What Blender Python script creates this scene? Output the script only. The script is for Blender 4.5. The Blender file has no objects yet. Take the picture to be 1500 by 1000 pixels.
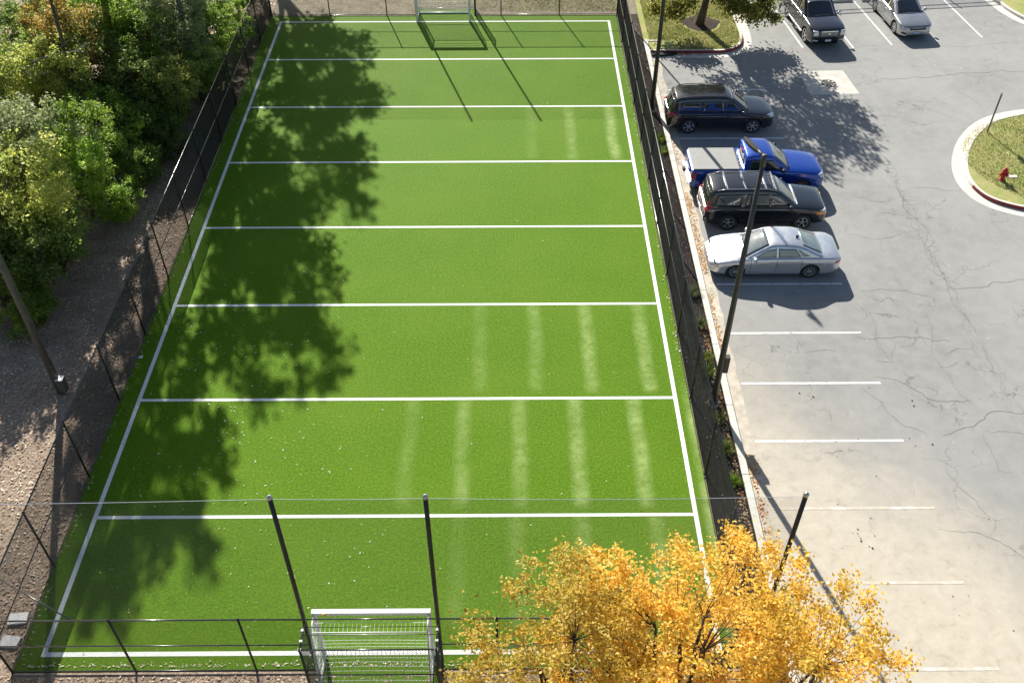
import bpy, math, random
import numpy as np
from mathutils import Vector, Matrix
from mathutils.bvhtree import BVHTree
R = math.radians
scene = bpy.context.scene
COL = scene.collection
rnd = random.Random(7)
rng = np.random.default_rng(11)

# ------------------------------------------------------------------ helpers
def make_mesh(name, verts, faces, smooth=False):
    me = bpy.data.meshes.new(name)
    verts = np.asarray(verts, dtype=np.float32)
    if isinstance(faces, np.ndarray):
        n, k = faces.shape
        me.vertices.add(len(verts)); me.vertices.foreach_set('co', verts.ravel())
        me.loops.add(n * k); me.loops.foreach_set('vertex_index', faces.astype(np.int32).ravel())
        me.polygons.add(n)
        me.polygons.foreach_set('loop_start', np.arange(0, n * k, k, dtype=np.int32))
        me.polygons.foreach_set('loop_total', np.full(n, k, dtype=np.int32))
        me.update(calc_edges=True)
    else:
        me.from_pydata([tuple(map(float, v)) for v in verts], [], faces); me.update()
    me.validate()
    if smooth:
        me.polygons.foreach_set('use_smooth', [True] * len(me.polygons))
    return me

def link(name, data, parent=None, loc=(0, 0, 0)):
    o = bpy.data.objects.new(name, data); COL.objects.link(o)
    o.location = loc
    if parent: o.parent = parent
    return o

def tag(o, label=None, cat=None, group=None, kind=None):
    if label: o['label'] = label
    if cat: o['category'] = cat
    if group: o['group'] = group
    if kind: o['kind'] = kind
    return o

def empty(name, loc, rz=0, **kw):
    o = link(name, None, None, loc); o.rotation_euler = (0, 0, rz); o.empty_display_size = .2
    return tag(o, **kw)

class MB:
    def __init__(s): s.v = []; s.f = []
    def add(s, vs, fs):
        b = len(s.v); s.v += [tuple(v) for v in vs]; s.f += [tuple(i + b for i in f) for f in fs]
    def box(s, x0, x1, y0, y1, z0, z1, M=None):
        vs = [Vector(p) for p in ((x0,y0,z0),(x1,y0,z0),(x1,y1,z0),(x0,y1,z0),(x0,y0,z1),(x1,y0,z1),(x1,y1,z1),(x0,y1,z1))]
        if M: vs = [M @ v for v in vs]
        s.add(vs, [(3,2,1,0),(4,5,6,7),(0,1,5,4),(1,2,6,5),(2,3,7,6),(3,0,4,7)])
    def tube(s, a, b, r0, r1=None, n=8, cap=True):
        a = Vector(a); b = Vector(b); r1 = r0 if r1 is None else r1
        d = (b - a).normalized(); u = d.orthogonal().normalized(); w = d.cross(u)
        vs = []
        for P, r in ((a, r0), (b, r1)):
            for i in range(n):
                t = 2 * math.pi * i / n; vs.append(P + u * (r * math.cos(t)) + w * (r * math.sin(t)))
        fs = [(i, (i + 1) % n, n + (i + 1) % n, n + i) for i in range(n)]
        if cap: fs += [tuple(range(n - 1, -1, -1)), tuple(range(n, 2 * n))]
        s.add(vs, fs)
    def path(s, pts, r, n=6):
        pts = [Vector(p) for p in pts]; rr = r if isinstance(r, (list, tuple)) else [r] * len(pts)
        vs = []; up = None
        for i, p in enumerate(pts):
            d = (pts[min(i + 1, len(pts) - 1)] - pts[max(i - 1, 0)]).normalized()
            if up is None: up = d.orthogonal().normalized()
            u = (up - d * up.dot(d)); u = u.normalized() if u.length > 1e-5 else d.orthogonal().normalized()
            up = u; w = d.cross(u)
            for k in range(n):
                t = 2 * math.pi * k / n; vs.append(p + u * (rr[i] * math.cos(t)) + w * (rr[i] * math.sin(t)))
        fs = [(i * n + k, i * n + (k + 1) % n, (i + 1) * n + (k + 1) % n, (i + 1) * n + k) for i in range(len(pts) - 1) for k in range(n)]
        fs += [tuple(range(n - 1, -1, -1)), tuple(range((len(pts) - 1) * n, len(pts) * n))]
        s.add(vs, fs)
    def lathe(s, prof, n=24, M=None):
        vs = []
        for r, z in prof:
            for i in range(n):
                t = 2 * math.pi * i / n; v = Vector((r * math.cos(t), r * math.sin(t), z)); vs.append(M @ v if M else v)
        fs = [(j * n + i, j * n + (i + 1) % n, (j + 1) * n + (i + 1) % n, (j + 1) * n + i) for j in range(len(prof) - 1) for i in range(n)]
        s.add(vs, fs)
    def build(s, name, mat, parent=None, smooth=False, loc=(0, 0, 0)):
        me = make_mesh(name, s.v, s.f, smooth)
        for m in (mat if isinstance(mat, (list, tuple)) else [mat]): me.materials.append(m)
        return link(name, me, parent, loc)

# ------------------------------------------------------------------ materials
def nm(name):
    m = bpy.data.materials.new(name); m.use_nodes = True
    nt = m.node_tree; return m, nt, nt.nodes['Principled BSDF'], nt.nodes['Material Output']
def N(nt, t, **kw):
    n = nt.nodes.new(t)
    for k, v in kw.items():
        if k.startswith('i_'):
            key = k[2:]; n.inputs[int(key) if key.isdigit() else key].default_value = v
        else: setattr(n, k, v)
    return n
def pos(nt): return N(nt, 'ShaderNodeNewGeometry').outputs['Position']
def noise(nt, vec, scale, detail=4, rough=.55, dist=0):
    n = N(nt, 'ShaderNodeTexNoise'); n.inputs['Scale'].default_value = scale; n.inputs['Detail'].default_value = detail
    n.inputs['Roughness'].default_value = rough; n.inputs['Distortion'].default_value = dist
    if vec: nt.links.new(vec, n.inputs['Vector'])
    return n.outputs['Fac']
def ramp(nt, fac, stops, interp='LINEAR'):
    n = N(nt, 'ShaderNodeValToRGB'); cr = n.color_ramp; cr.interpolation = interp
    while len(cr.elements) < len(stops): cr.elements.new(.5)
    for e, (p, c) in zip(cr.elements, stops):
        e.position = p; e.color = (c, c, c, 1) if isinstance(c, (int, float)) else (*c, 1)
    nt.links.new(fac, n.inputs['Fac']); return n.outputs['Color']
def mix(nt, fac, a, b, mode='MIX'):
    n = N(nt, 'ShaderNodeMix', data_type='RGBA', blend_type=mode)
    for sock, v in ((n.inputs['Factor'], fac), (n.inputs['A'], a), (n.inputs['B'], b)):
        if hasattr(v, 'links') or hasattr(v, 'is_linked'): nt.links.new(v, sock)
        elif isinstance(v, (int, float)): sock.default_value = v
        else: sock.default_value = (*v, 1)
    return n.outputs['Result']
def mth(nt, op, a, b=0., clamp=False):
    n = N(nt, 'ShaderNodeMath', operation=op, use_clamp=clamp)
    for s_, v in ((n.inputs[0], a), (n.inputs[1], b)):
        if hasattr(v, 'is_linked'): nt.links.new(v, s_)
        else: s_.default_value = v
    return n.outputs[0]
def bump(nt, bs, h, strength=.4, dist=.02):
    b = N(nt, 'ShaderNodeBump'); b.inputs['Strength'].default_value = strength; b.inputs['Distance'].default_value = dist
    nt.links.new(h, b.inputs['Height']); nt.links.new(b.outputs['Normal'], bs.inputs['Normal'])
def smap(nt, v, a, b):
    n = N(nt, 'ShaderNodeMapRange', interpolation_type='SMOOTHSTEP'); n.inputs[1].default_value = a; n.inputs[2].default_value = b
    nt.links.new(v, n.inputs[0]); return n.outputs[0]

def mat_simple(name, col, rough=.5, metal=0, var=.15, scale=3, coat=0, spec=None, bumpy=0):
    m, nt, bs, _ = nm(name)
    f = noise(nt, pos(nt), scale, 5)
    c1 = tuple(min(1, c * (1 - var)) for c in col); c2 = tuple(min(1, c * (1 + var)) for c in col)
    nt.links.new(ramp(nt, f, [(.3, c1), (.7, c2)]), bs.inputs['Base Color'])
    bs.inputs['Roughness'].default_value = rough; bs.inputs['Metallic'].default_value = metal
    if coat: bs.inputs['Coat Weight'].default_value = coat; bs.inputs['Coat Roughness'].default_value = .05
    if spec is not None: bs.inputs['Specular IOR Level'].default_value = spec
    if bumpy: bump(nt, bs, noise(nt, pos(nt), scale * 12, 3), bumpy, .01)
    return m

def mat_turf():
    m, nt, bs, _ = nm('turf'); P = pos(nt)
    sep = N(nt, 'ShaderNodeSeparateXYZ'); nt.links.new(P, sep.inputs[0]); X, Y = sep.outputs['X'], sep.outputs['Y']
    fine = noise(nt, P, 13, 8, .82); mid = noise(nt, P, 3.5, 4); big = noise(nt, P, .35, 3)
    c = ramp(nt, fine, [(.34, (.036, .092, .003)), (.50, (.090, .190, .007)), (.66, (.185, .315, .022))])
    c = mix(nt, ramp(nt, mid, [(.38, 0.), (.62, .30)]), c, (.085, .165, .008))
    c = mix(nt, ramp(nt, big, [(.4, 0.), (.65, .22)]), c, (.155, .245, .022))
    # sand brushed in long strips two metres apart
    wob = mth(nt, 'MULTIPLY', mth(nt, 'SUBTRACT', noise(nt, P, .5, 2), .5), .22)
    def strips(xs, ya, yb, amt):
        out = None
        for x0, a in xs:
            d = mth(nt, 'ABSOLUTE', mth(nt, 'SUBTRACT', mth(nt, 'ADD', X, wob), x0))
            s_ = mth(nt, 'MULTIPLY', mth(nt, 'SUBTRACT', 1., smap(nt, d, .04, .40)), a)
            out = s_ if out is None else mth(nt, 'MAXIMUM', out, s_)
        ymask = mth(nt, 'MULTIPLY', smap(nt, Y, ya, ya + .5), mth(nt, 'SUBTRACT', 1., smap(nt, Y, yb - .1, yb)))
        return mth(nt, 'MULTIPLY', mth(nt, 'MULTIPLY', out, ymask), amt)
    s1 = strips([(17.95, 1), (15.9, .9), (13.95, .55), (11.9, .35)], -29.9, -24.95, .60)
    s2 = strips([(17.3, 1), (15.25, .85), (13.3, .7), (11.4, .6), (9.6, .35)], -34.9, -30.0, .62)
    s3 = strips([(17.5, .7), (15.2, .8), (13.2, .45), (11.4, .3)], -39.2, -35.0, .5)
    s4 = strips([(18.0, 1), (16.0, .6), (14.1, .25)], -15.0, -9.9, .6)
    st = mth(nt, 'MAXIMUM', mth(nt, 'MAXIMUM', s1, s2), mth(nt, 'MAXIMUM', s3, s4))
    edge = mth(nt, 'MULTIPLY', smap(nt, X, 18.95, 19.25), mth(nt, 'MULTIPLY', mth(nt, 'SUBTRACT', 1., smap(nt, Y, -31., -29.)), .8))
    st = mth(nt, 'MAXIMUM', st, edge)
    st = mth(nt, 'MULTIPLY', st, ramp(nt, noise(nt, P, 3.4, 7, .75), [(.34, .25), (.58, 1.)]))
    st = mth(nt, 'MULTIPLY', st, ramp(nt, noise(nt, P, .75, 4, .6), [(.34, .45), (.6, 1.)]))
    c = mix(nt, mth(nt, 'MULTIPLY', st, 1.), c, (.40, .50, .19))
    nt.links.new(c, bs.inputs['Base Color']); bs.inputs['Roughness'].default_value = .62
    bs.inputs['Specular IOR Level'].default_value = .05
    bs.inputs['Sheen Weight'].default_value = .0; bs.inputs['Sheen Tint'].default_value = (.62, .80, .15, 1)
    bump(nt, bs, fine, .8, .04)
    return m

def mat_asphalt():
    m, nt, bs, _ = nm('asphalt'); P = pos(nt)
    sep = N(nt, 'ShaderNodeSeparateXYZ'); nt.links.new(P, sep.inputs[0]); X, Y = sep.outputs['X'], sep.outputs['Y']
    grit = noise(nt, P, 45, 4, .8); mid = noise(nt, P, 1.6, 6, .65); big = noise(nt, P, .16, 4, .5)
    c = ramp(nt, grit, [(.28, (.186, .184, .176)), (.5, (.280, .276, .260)), (.75, (.392, .386, .364))])
    c = mix(nt, ramp(nt, mid, [(.36, .6), (.62, 0.)]), c, (.205, .206, .204))
    c = mix(nt, ramp(nt, big, [(.40, 0.), (.66, .5)]), c, (.345, .340, .322))
    # pale worn flecks
    fl = noise(nt, P, 3.2, 3, .6, 1.2)
    c = mix(nt, ramp(nt, fl, [(.68, 0.), (.74, .5)]), c, (.46, .44, .40))
    # sandy silt washed over the near left of the lot
    n1 = noise(nt, P, .55, 5, .6)
    line = mth(nt, 'ADD', mth(nt, 'MULTIPLY', mth(nt, 'ADD', Y, 30.2), -1.), mth(nt, 'MULTIPLY', mth(nt, 'SUBTRACT', X, 21.0), -.92))
    line = mth(nt, 'ADD', line, mth(nt, 'MULTIPLY', mth(nt, 'SUBTRACT', n1, .5), 7.))
    silt = smap(nt, line, -4.2, 4.0)
    silt = mth(nt, 'MULTIPLY', silt, mth(nt, 'SUBTRACT', 1., smap(nt, X, 27.5, 31.)))
    haze = mth(nt, 'MULTIPLY', mth(nt, 'MULTIPLY', mth(nt, 'SUBTRACT', 1., smap(nt, X, 21.2, 24.)), smap(nt, mth(nt, 'MULTIPLY', Y, -1.), 24., 31.)), .55)
    silt = mth(nt, 'MAXIMUM', silt, haze)
    siltc = ramp(nt, noise(nt, P, 2.3, 6, .7, .6), [(.26, (.35, .305, .23)), (.42, (.48, .425, .335)), (.7, (.56, .505, .405))])
    c = mix(nt, mth(nt, 'MULTIPLY', silt, .86), c, siltc)
    # fine network of hairline cracks in patches
    vo = N(nt, 'ShaderNodeTexVoronoi', feature='DISTANCE_TO_EDGE'); vo.inputs['Scale'].default_value = .55
    wv = N(nt, 'ShaderNodeTexNoise'); wv.inputs['Scale'].default_value = 1.4; wv.inputs['Detail'].default_value = 6; nt.links.new(P, wv.inputs['Vector'])
    va = N(nt, 'ShaderNodeVectorMath', operation='SCALE'); nt.links.new(wv.outputs['Color'], va.inputs[0]); va.inputs['Scale'].default_value = 1.5
    vb = N(nt, 'ShaderNodeVectorMath', operation='ADD'); nt.links.new(P, vb.inputs[0]); nt.links.new(va.outputs[0], vb.inputs[1])
    nt.links.new(vb.outputs[0], vo.inputs['Vector'])
    ck = mth(nt, 'SUBTRACT', 1., smap(nt, vo.outputs['Distance'], .002, .014))
    ck = mth(nt, 'MULTIPLY', ck, ramp(nt, noise(nt, P, .45, 3), [(.5, 0.), (.6, .55)]))
    ck = mth(nt, 'MULTIPLY', ck, mth(nt, 'SUBTRACT', 1., silt))
    c = mix(nt, ck, c, (.07, .07, .072))
    nt.links.new(c, bs.inputs['Base Color']); bs.inputs['Roughness'].default_value = .82
    bs.inputs['Specular IOR Level'].default_value = .3
    bump(nt, bs, grit, .45, .012)
    return m

def mat_litter(name, a, b, c_, scale=22, green=None):
    m, nt, bs, _ = nm(name); P = pos(nt)
    f = noise(nt, P, scale, 6, .8); g = noise(nt, P, 1.1, 5, .6)
    c = ramp(nt, f, [(.3, a), (.5, b), (.68, c_)])
    if green: c = mix(nt, ramp(nt, g, [(.42, 0.), (.6, .85)]), c, green)
    else: c = mix(nt, ramp(nt, g, [(.42, 0.), (.62, .6)]), c, tuple(x * .6 for x in b))
    nt.links.new(c, bs.inputs['Base Color']); bs.inputs['Roughness'].default_value = .95; bs.inputs['Specular IOR Level'].default_value = .15
    bump(nt, bs, f, .9, .05); return m

def mat_leaf(name, stops, trans=.45, clump=.9):
    """stops: colours over each leaf's own random value, shifted by a clump-sized noise."""
    m, nt, bs, out = nm(name)
    geo = N(nt, 'ShaderNodeNewGeometry'); oi = N(nt, 'ShaderNodeObjectInfo')
    tc = N(nt, 'ShaderNodeTexCoord')
    nz = noise(nt, tc.outputs['Object'], clump, 3)
    v = mth(nt, 'ADD', mth(nt, 'MULTIPLY', geo.outputs['Random Per Island'], .55), mth(nt, 'MULTIPLY', smap(nt, nz, .33, .67), .45))
    c = ramp(nt, v, stops)
    hs = N(nt, 'ShaderNodeHueSaturation'); nt.links.new(c, hs.inputs['Color'])
    nt.links.new(mth(nt, 'ADD', mth(nt, 'MULTIPLY', oi.outputs['Random'], .5), .78), hs.inputs['Value'])
    c = hs.outputs['Color']
    nt.links.new(c, bs.inputs['Base Color']); bs.inputs['Roughness'].default_value = .5; bs.inputs['Specular IOR Level'].default_value = .35
    tr = N(nt, 'ShaderNodeBsdfTranslucent'); nt.links.new(c, tr.inputs['Color'])
    mx = N(nt, 'ShaderNodeMixShader'); mx.inputs[0].default_value = trans
    nt.links.new(bs.outputs[0], mx.inputs[1]); nt.links.new(tr.outputs[0], mx.inputs[2]); nt.links.new(mx.outputs[0], out.inputs['Surface'])
    return m

def mat_paint(name, col, metal=0, rough=.3, coat=1.):
    m, nt, bs, _ = nm(name)
    f = noise(nt, pos(nt), 2.5, 5)
    nt.links.new(ramp(nt, f, [(.3, tuple(c * .92 for c in col)), (.7, tuple(min(1, c * 1.08) for c in col))]), bs.inputs['Base Color'])
    bs.inputs['Metallic'].default_value = metal
    nt.links.new(ramp(nt, noise(nt, pos(nt), 9, 4), [(.35, rough * .85), (.7, rough * 1.25)]), bs.inputs['Roughness'])
    bs.inputs['Coat Weight'].default_value = coat; bs.inputs['Coat Roughness'].default_value = .06
    return m

M = {}
M['turf'] = mat_turf(); M['asphalt'] = mat_asphalt()
M['line'] = mat_simple('field_line_white', (.76, .78, .74), .8, var=.14, scale=16)
def mat_scuffed(name, a, b, lo, hi, sc):
    m, nt, bs, out = nm(name)
    f = noise(nt, pos(nt), sc, 7, .75)
    nt.links.new(ramp(nt, f, [(lo, a), (hi, b)]), bs.inputs['Base Color']); bs.inputs['Roughness'].default_value = .85
    return m
M['stall'] = mat_scuffed('stall_line_white', (.34, .34, .33), (.70, .70, .68), .36, .47, 6)
def mat_wornline():
    m, nt, bs, out = nm('worn_line')
    f = noise(nt, pos(nt), 2.2, 6, .7)
    nt.links.new(ramp(nt, f, [(.50, (.50, .455, .37)), (.64, (.68, .65, .60))]), bs.inputs['Base Color']); bs.inputs['Roughness'].default_value = .85
    return m
M['worn'] = mat_wornline()
M['soil'] = mat_litter('leaf_litter_soil', (.15, .11, .08), (.36, .28, .21), (.58, .46, .34), 9)
M['mulch'] = mat_litter('mulch', (.018, .013, .011), (.060, .046, .038), (.19, .15, .12), 24)
M['dry'] = mat_litter('dry_ground', (.10, .085, .06), (.30, .26, .19), (.50, .44, .33), 16)
M['grass'] = mat_litter('lawn', (.18, .19, .06), (.40, .38, .15), (.58, .52, .27), 22, green=(.28, .33, .10))
M['concrete'] = mat_simple('concrete', (.60, .57, .50), .85, var=.16, scale=4, bumpy=.3)
M['gutter'] = mat_simple('gutter_concrete', (.47, .42, .34), .9, var=.25, scale=2.6, bumpy=.3)
M['slab'] = mat_simple('slab_concrete', (.53, .50, .44), .85, var=.14, scale=1.4, bumpy=.2)
M['red'] = mat_simple('red_kerb_paint', (.23, .035, .035), .7, var=.35, scale=5)
M['black'] = mat_simple('black_coated_steel', (.014, .015, .016), .42, var=.2, spec=.5)
M['rail'] = mat_simple('rail_coating', (.05, .05, .05), .22, .35, var=.1, spec=1., coat=1)
M['mesh'] = mat_simple('black_vinyl_wire', (.012, .013, .014), .5, var=.1)
M['galv'] = mat_simple('galvanised', (.42, .43, .44), .35, .8, var=.15, scale=14)
M['cord'] = mat_simple('net_cord_dark', (.05, .055, .06), .7)
M['rope'] = mat_simple('net_rope', (.33, .38, .45), .6)
M['white'] = mat_simple('white_powder_coat', (.80, .80, .80), .35, var=.04)
M['whitenet'] = mat_simple('white_net', (.78, .78, .77), .8, var=.05)
M['pole'] = mat_simple('bronze_pole', (.052, .050, .042), .5, .2, var=.2, scale=5)
M['polegrey'] = mat_simple('weathered_pole', (.105, .10, .085), .6, .1, var=.2, scale=5)
M['bark'] = mat_simple('bark', (.085, .066, .050), .9, var=.4, scale=9, bumpy=.6)
M['barkgrey'] = mat_simple('dead_bark', (.24, .215, .185), .9, var=.35, scale=7, bumpy=.6)
M['plastic'] = mat_simple('black_trim', (.018, .018, .019), .55)
M['tyre'] = mat_simple('tyre_rubber', (.022, .022, .022), .8)
M['rim'] = mat_simple('alloy', (.60, .61, .62), .25, .9, var=.05)
M['rimblack'] = mat_simple('black_alloy', (.03, .03, .03), .2, .6, coat=1)
M['chrome'] = mat_simple('chrome', (.80, .81, .83), .08, 1., var=.03)
M['glass'] = mat_simple('tinted_glass', (.010, .013, .017), .04, 0, var=.1, spec=.8, coat=1)
M['glassclear'] = mat_simple('windscreen_glass', (.14, .17, .17), .05, 0, var=.35, scale=2.2, spec=.9, coat=1)
M['lens'] = mat_simple('headlamp_lens', (.62, .65, .68), .12, .3, var=.25, scale=12, coat=1)
M['amber'] = mat_simple('amber_lens', (.75, .28, .05), .15, 0, coat=1)
M['tail'] = mat_simple('tail_lens', (.42, .012, .012), .12, 0, coat=1)
M['plate'] = mat_simple('plate_white', (.62, .66, .72), .4)
M['plateblue'] = mat_simple('plate_blue', (.30, .48, .66), .4, var=.3, scale=20)
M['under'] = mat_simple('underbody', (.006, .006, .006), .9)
M['seat'] = mat_simple('seat_cloth', (.30, .29, .27), .9)
M['paintblack'] = mat_paint('paint_black', (.006, .007, .010), 0, .18)
M['paintnavy'] = mat_paint('paint_dark', (.008, .010, .014), .1, .18)
M['paintblue'] = mat_paint('paint_blue', (.004, .055, .36), .45, .26)
M['paintsilver'] = mat_paint('paint_silver', (.60, .62, .645), .75, .34)
M['painttitan'] = mat_paint('paint_titan', (.42, .425, .43), .7, .32)
M['tonneau'] = mat_simple('tonneau_vinyl', (.26, .265, .25), .6, var=.06, scale=4)
M['hydrant'] = mat_simple('hydrant_red', (.42, .018, .018), .4, var=.15)
M['paper'] = mat_simple('paper_white', (.74, .75, .76), .8, var=.05)
M['yellow'] = mat_simple('yellow_plastic', (.80, .52, .03), .5)
M['teal'] = mat_simple('teal_plastic', (.01, .35, .30), .5)
M['signback'] = mat_simple('sign_metal', (.10, .10, .10), .5, .3)
M['rustgrate'] = mat_simple('iron_grate', (.07, .062, .055), .7, .4, var=.4, scale=20)
M['leaf_fall'] = mat_leaf('fallen_leaf', [(.0, (.30, .10, .035)), (.3, (.52, .22, .07)), (.6, (.62, .42, .18)), (1., (.74, .66, .50))], .15)
M['leaf_pale'] = mat_leaf('fallen_leaf_pale', [(.0, (.42, .36, .16)), (.5, (.66, .62, .38)), (1., (.78, .76, .66))], .15)
M['leaf_brown'] = mat_leaf('fallen_leaf_brown', [(.0, (.16, .10, .06)), (.4, (.42, .28, .18)), (.75, (.64, .48, .34)), (1., (.76, .64, .50))], .1)
M['chip'] = mat_leaf('mulch_chip', [(.0, (.022, .015, .012)), (.5, (.075, .055, .045)), (.85, (.16, .12, .10)), (1., (.34, .28, .23))], .05)

# ------------------------------------------------------------------ flat ground
def sheet(name, pts, z, mat, kind='structure', parent=None):
    from mathutils.geometry import tessellate_polygon
    vs = [Vector((x, y, z)) for x, y in pts]
    tr = [tuple(t) for t in tessellate_polygon([vs])]
    n = 0
    out = []
    for a, b, c in tr:
        cr = (vs[b] - vs[a]).cross(vs[c] - vs[a]); out.append((a, b, c) if cr.z > 0 else (a, c, b))
    me = make_mesh(name, vs, out); me.materials.append(mat)
    o = link(name, me, parent)
    if kind: o['kind'] = kind
    return o
def rect(x0, x1, y0, y1): return [(x0, y0), (x1, y0), (x1, y1), (x0, y1)]

sheet('ground', rect(-400, 400, -400, 500), -.10, M['dry'])
sheet('woodland_floor', rect(-60, -.66, -60, 60), -.012, M['soil'])
sheet('turf', [(-.66, -40.12), (7.72, -40.12), (7.72, -41.0), (11.12, -41.0), (11.12, -40.12), (19.27, -40.12), (19.27, .3), (11.12, .3), (11.12, 1.15), (7.72, 1.15), (7.72, .3), (-.66, .3)], 0, M['turf'])
sheet('bare_earth', rect(-.64, 19.34, -90, -40.16), -.02, M['soil'])
sheet('lawn', rect(-.64, 20.5, .34, 40), -.004, M['dry'])
sheet('lot_asphalt', rect(20.72, 120, -90, 2.9), 0, M['asphalt'])
sheet('planting_bed', rect(26.5, 44, 2.92, 8), .03, M['mulch'])

# field markings
b = MB()
def strip(x0, x1, y0, y1, z=.005): b.box(x0, x1, y0, y1, z - .003, z)
lw = .12
strip(-.05, .09, -39.70, -.42); strip(18.72, 18.86, -39.70, -.42)
strip(.09, 18.72, -.54, -.42); strip(.09, 18.72, -39.70, -39.56)
for i in range(1, 8): strip(.09, 18.72, -5 * i - .06, -5 * i + .06)
o = b.build('field_lines', M['line']); o['kind'] = 'structure'

# stall lines
b = MB()
for y in (-8.40, -13.06, -15.76, -18.42, -21.12, -23.86, -26.71, -29.33, -32.02):
    b.box(21.22, 26.2, y - .055, y + .045, .001, .005)
o = b.build('stall_lines', M['stall']); o['kind'] = 'structure'
b = MB()
for y in (-34.80, -37.50, -40.22, -42.95): b.box(21.24, 26.35, y - .05, y + .05, .0015, .005)
o = b.build('worn_stall_lines', M['worn']); o['kind'] = 'structure'
b = MB()
for x, y in ((29.17, -3.83), (31.93, -3.9), (34.14, -3.55), (36.76, -3.17), (39.43, -2.69)):
    L = 5.6 + (y + 3.2) * 0
    ang = math.atan2(.112, 1)
    Mx = Matrix.Translation((x, y, 0)) @ Matrix.Rotation(ang, 4, 'Z')
    b.box(-.05, .05, 0, L, .001, .005, Mx)
o = b.build('upper_stall_lines', M['stall']); o['kind'] = 'structure'

# cracks: thin dark ribbons wandering over the asphalt
CR = [[(26.74,-24.36),(28.57,-24.3),(29.34,-24.61),(29.94,-24.88)],[(25.97,-26.91),(27.18,-27.02),(28.26,-26.96),(28.76,-27.2),(29.41,-27.2)],
[(26.04,-29.04),(26.71,-29.16),(27.27,-29.65),(27.66,-30.13),(29.17,-30.2)],[(27.56,-31.81),(28.17,-31.57),(28.94,-31.28),(29.48,-30.82),(29.9,-30.72),(30.69,-30.83),(31.6,-30.6)],
[(29.06,-31.57),(29.3,-31.72),(30.32,-31.78),(31.5,-31.9)],[(30.53,-24.15),(31.58,-24.14),(32.31,-23.79),(33.12,-23.74),(35,-23.6)],[(29.02,-27.88),(29.53,-27.59),(30.36,-27.54)],
[(29.07,-24.94),(28.95,-26.08),(28.84,-26.82),(28.6,-28.68),(28.77,-29.34),(28.82,-29.88),(29.18,-30.41)],[(28.41,-22.76),(28.48,-23.6),(28.51,-23.94)],
[(29.04,-31.62),(28.98,-32.4),(28.99,-32.78),(28.92,-33.33),(29.32,-33.43)],[(28.56,-28.56),(28.87,-28.57),(29.29,-28.29)],[(26.61,-24.52),(26.74,-25.3),(26.88,-26.31),(26.88,-28.32),(27.27,-27.52),(27.25,-27.04)],
[(26.35,-28.21),(26.88,-28.32)],[(25.43,-29.53),(26.0,-30.28),(26.42,-31.41),(27.12,-31.81)],[(23.38,-32.55),(24.06,-32.46)],[(23.8,-27.78),(25.03,-27.71)],
[(30.87,-8.02),(32.59,-7.32),(34.2,-7.09),(35.89,-6.98),(37.88,-6.76),(40.32,-6.53),(44,-6.2)],[(31.99,-3.76),(32.79,-3.59),(33.48,-3.78)],[(35.46,-4.19),(38.73,-3.69),(40.37,-3.31),(41.64,-3.18)],
[(30.77,-10.95),(32.27,-11.18),(33.15,-11.93),(34.9,-11.63)],[(28.34,-17.98),(29.98,-18.17)],[(30.72,-17.39),(31.78,-17.23),(33.21,-17.5)],[(36.0,-8.41),(36.34,-9.11),(36.62,-10.24)],[(31.35,-6.2),(31.77,-7.31)],
[(33.75,-19.05),(33.83,-19.38),(33.73,-20.03),(34.2,-21.5)],[(29.1,-5.9),(30.2,-5.5),(31.5,-5.6),(33,-5.2)],[(26.9,-4.9),(28.2,-5.2),(29.4,-4.8)],[(26.4,-11.6),(28.6,-12.1),(30.3,-12)],[(27.4,-20.6),(29,-20.9),(30.4,-20.4)],
[(24.5,-25.1),(26.3,-24.6)],[(26.2,-35.6),(27.6,-35.9),(28.6,-36.9),(29.4,-38.8)],[(27.2,-33.0),(27.6,-34.3),(28.2,-35.4)]]
band = []
for k in range(4):
    ph = rnd.random() * 6; am = .10 + .07 * k
    band.append([(30.42 + am * math.sin(ph + t * 1.7) + rnd.uniform(-.12, .12), -9.5 - t * 1.15) for t in range(0, 20)])
for t in range(30):
    y = -11 - t * .44 + rnd.uniform(-.2, .2); x = 30.42 + rnd.uniform(-.25, .25)
    band.append([(x - rnd.uniform(.1, .4), y), (x + rnd.uniform(.1, .4), y + rnd.uniform(-.25, .25))])
vs, fs = [], []
def crack(poly, w):
    pts = [Vector(p) for p in poly]
    for lev in range(4):
        q = [pts[0]]
        for a, c in zip(pts, pts[1:]):
            d = c - a; L = d.length
            if L > .12:
                mid_ = (a + c) / 2 + Vector((-d.y, d.x)) * rnd.uniform(-.13, .13)
                q.append(mid_)
            q.append(c)
        pts = q
    n0 = len(vs); n = len(pts)
    for i, p in enumerate(pts):
        d = (pts[min(i + 1, n - 1)] - pts[max(i - 1, 0)]).normalized(); nn = Vector((-d.y, d.x))
        ww = w * (.35 + .65 * math.sin(math.pi * (i + .6) / (n + .2))) * rnd.uniform(.6, 1.3)
        vs.append((p.x + nn.x * ww, p.y + nn.y * ww, .0045)); vs.append((p.x - nn.x * ww, p.y - nn.y * ww, .0045))
    for i in range(n - 1): fs.append((n0 + 2 * i, n0 + 2 * i + 1, n0 + 2 * i + 3, n0 + 2 * i + 2))
for i, c in enumerate(CR):
    crack(c, .010 if i in (3, 1, 2, 5, 16) else .006)
for c in band: crack(c, .0045)
me = make_mesh('asphalt_cracks', vs, fs); me.materials.append(mat_simple('crack_dark', (.125, .123, .118), .9))
o = link('asphalt_cracks', me); o['kind'] = 'structure'

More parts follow.
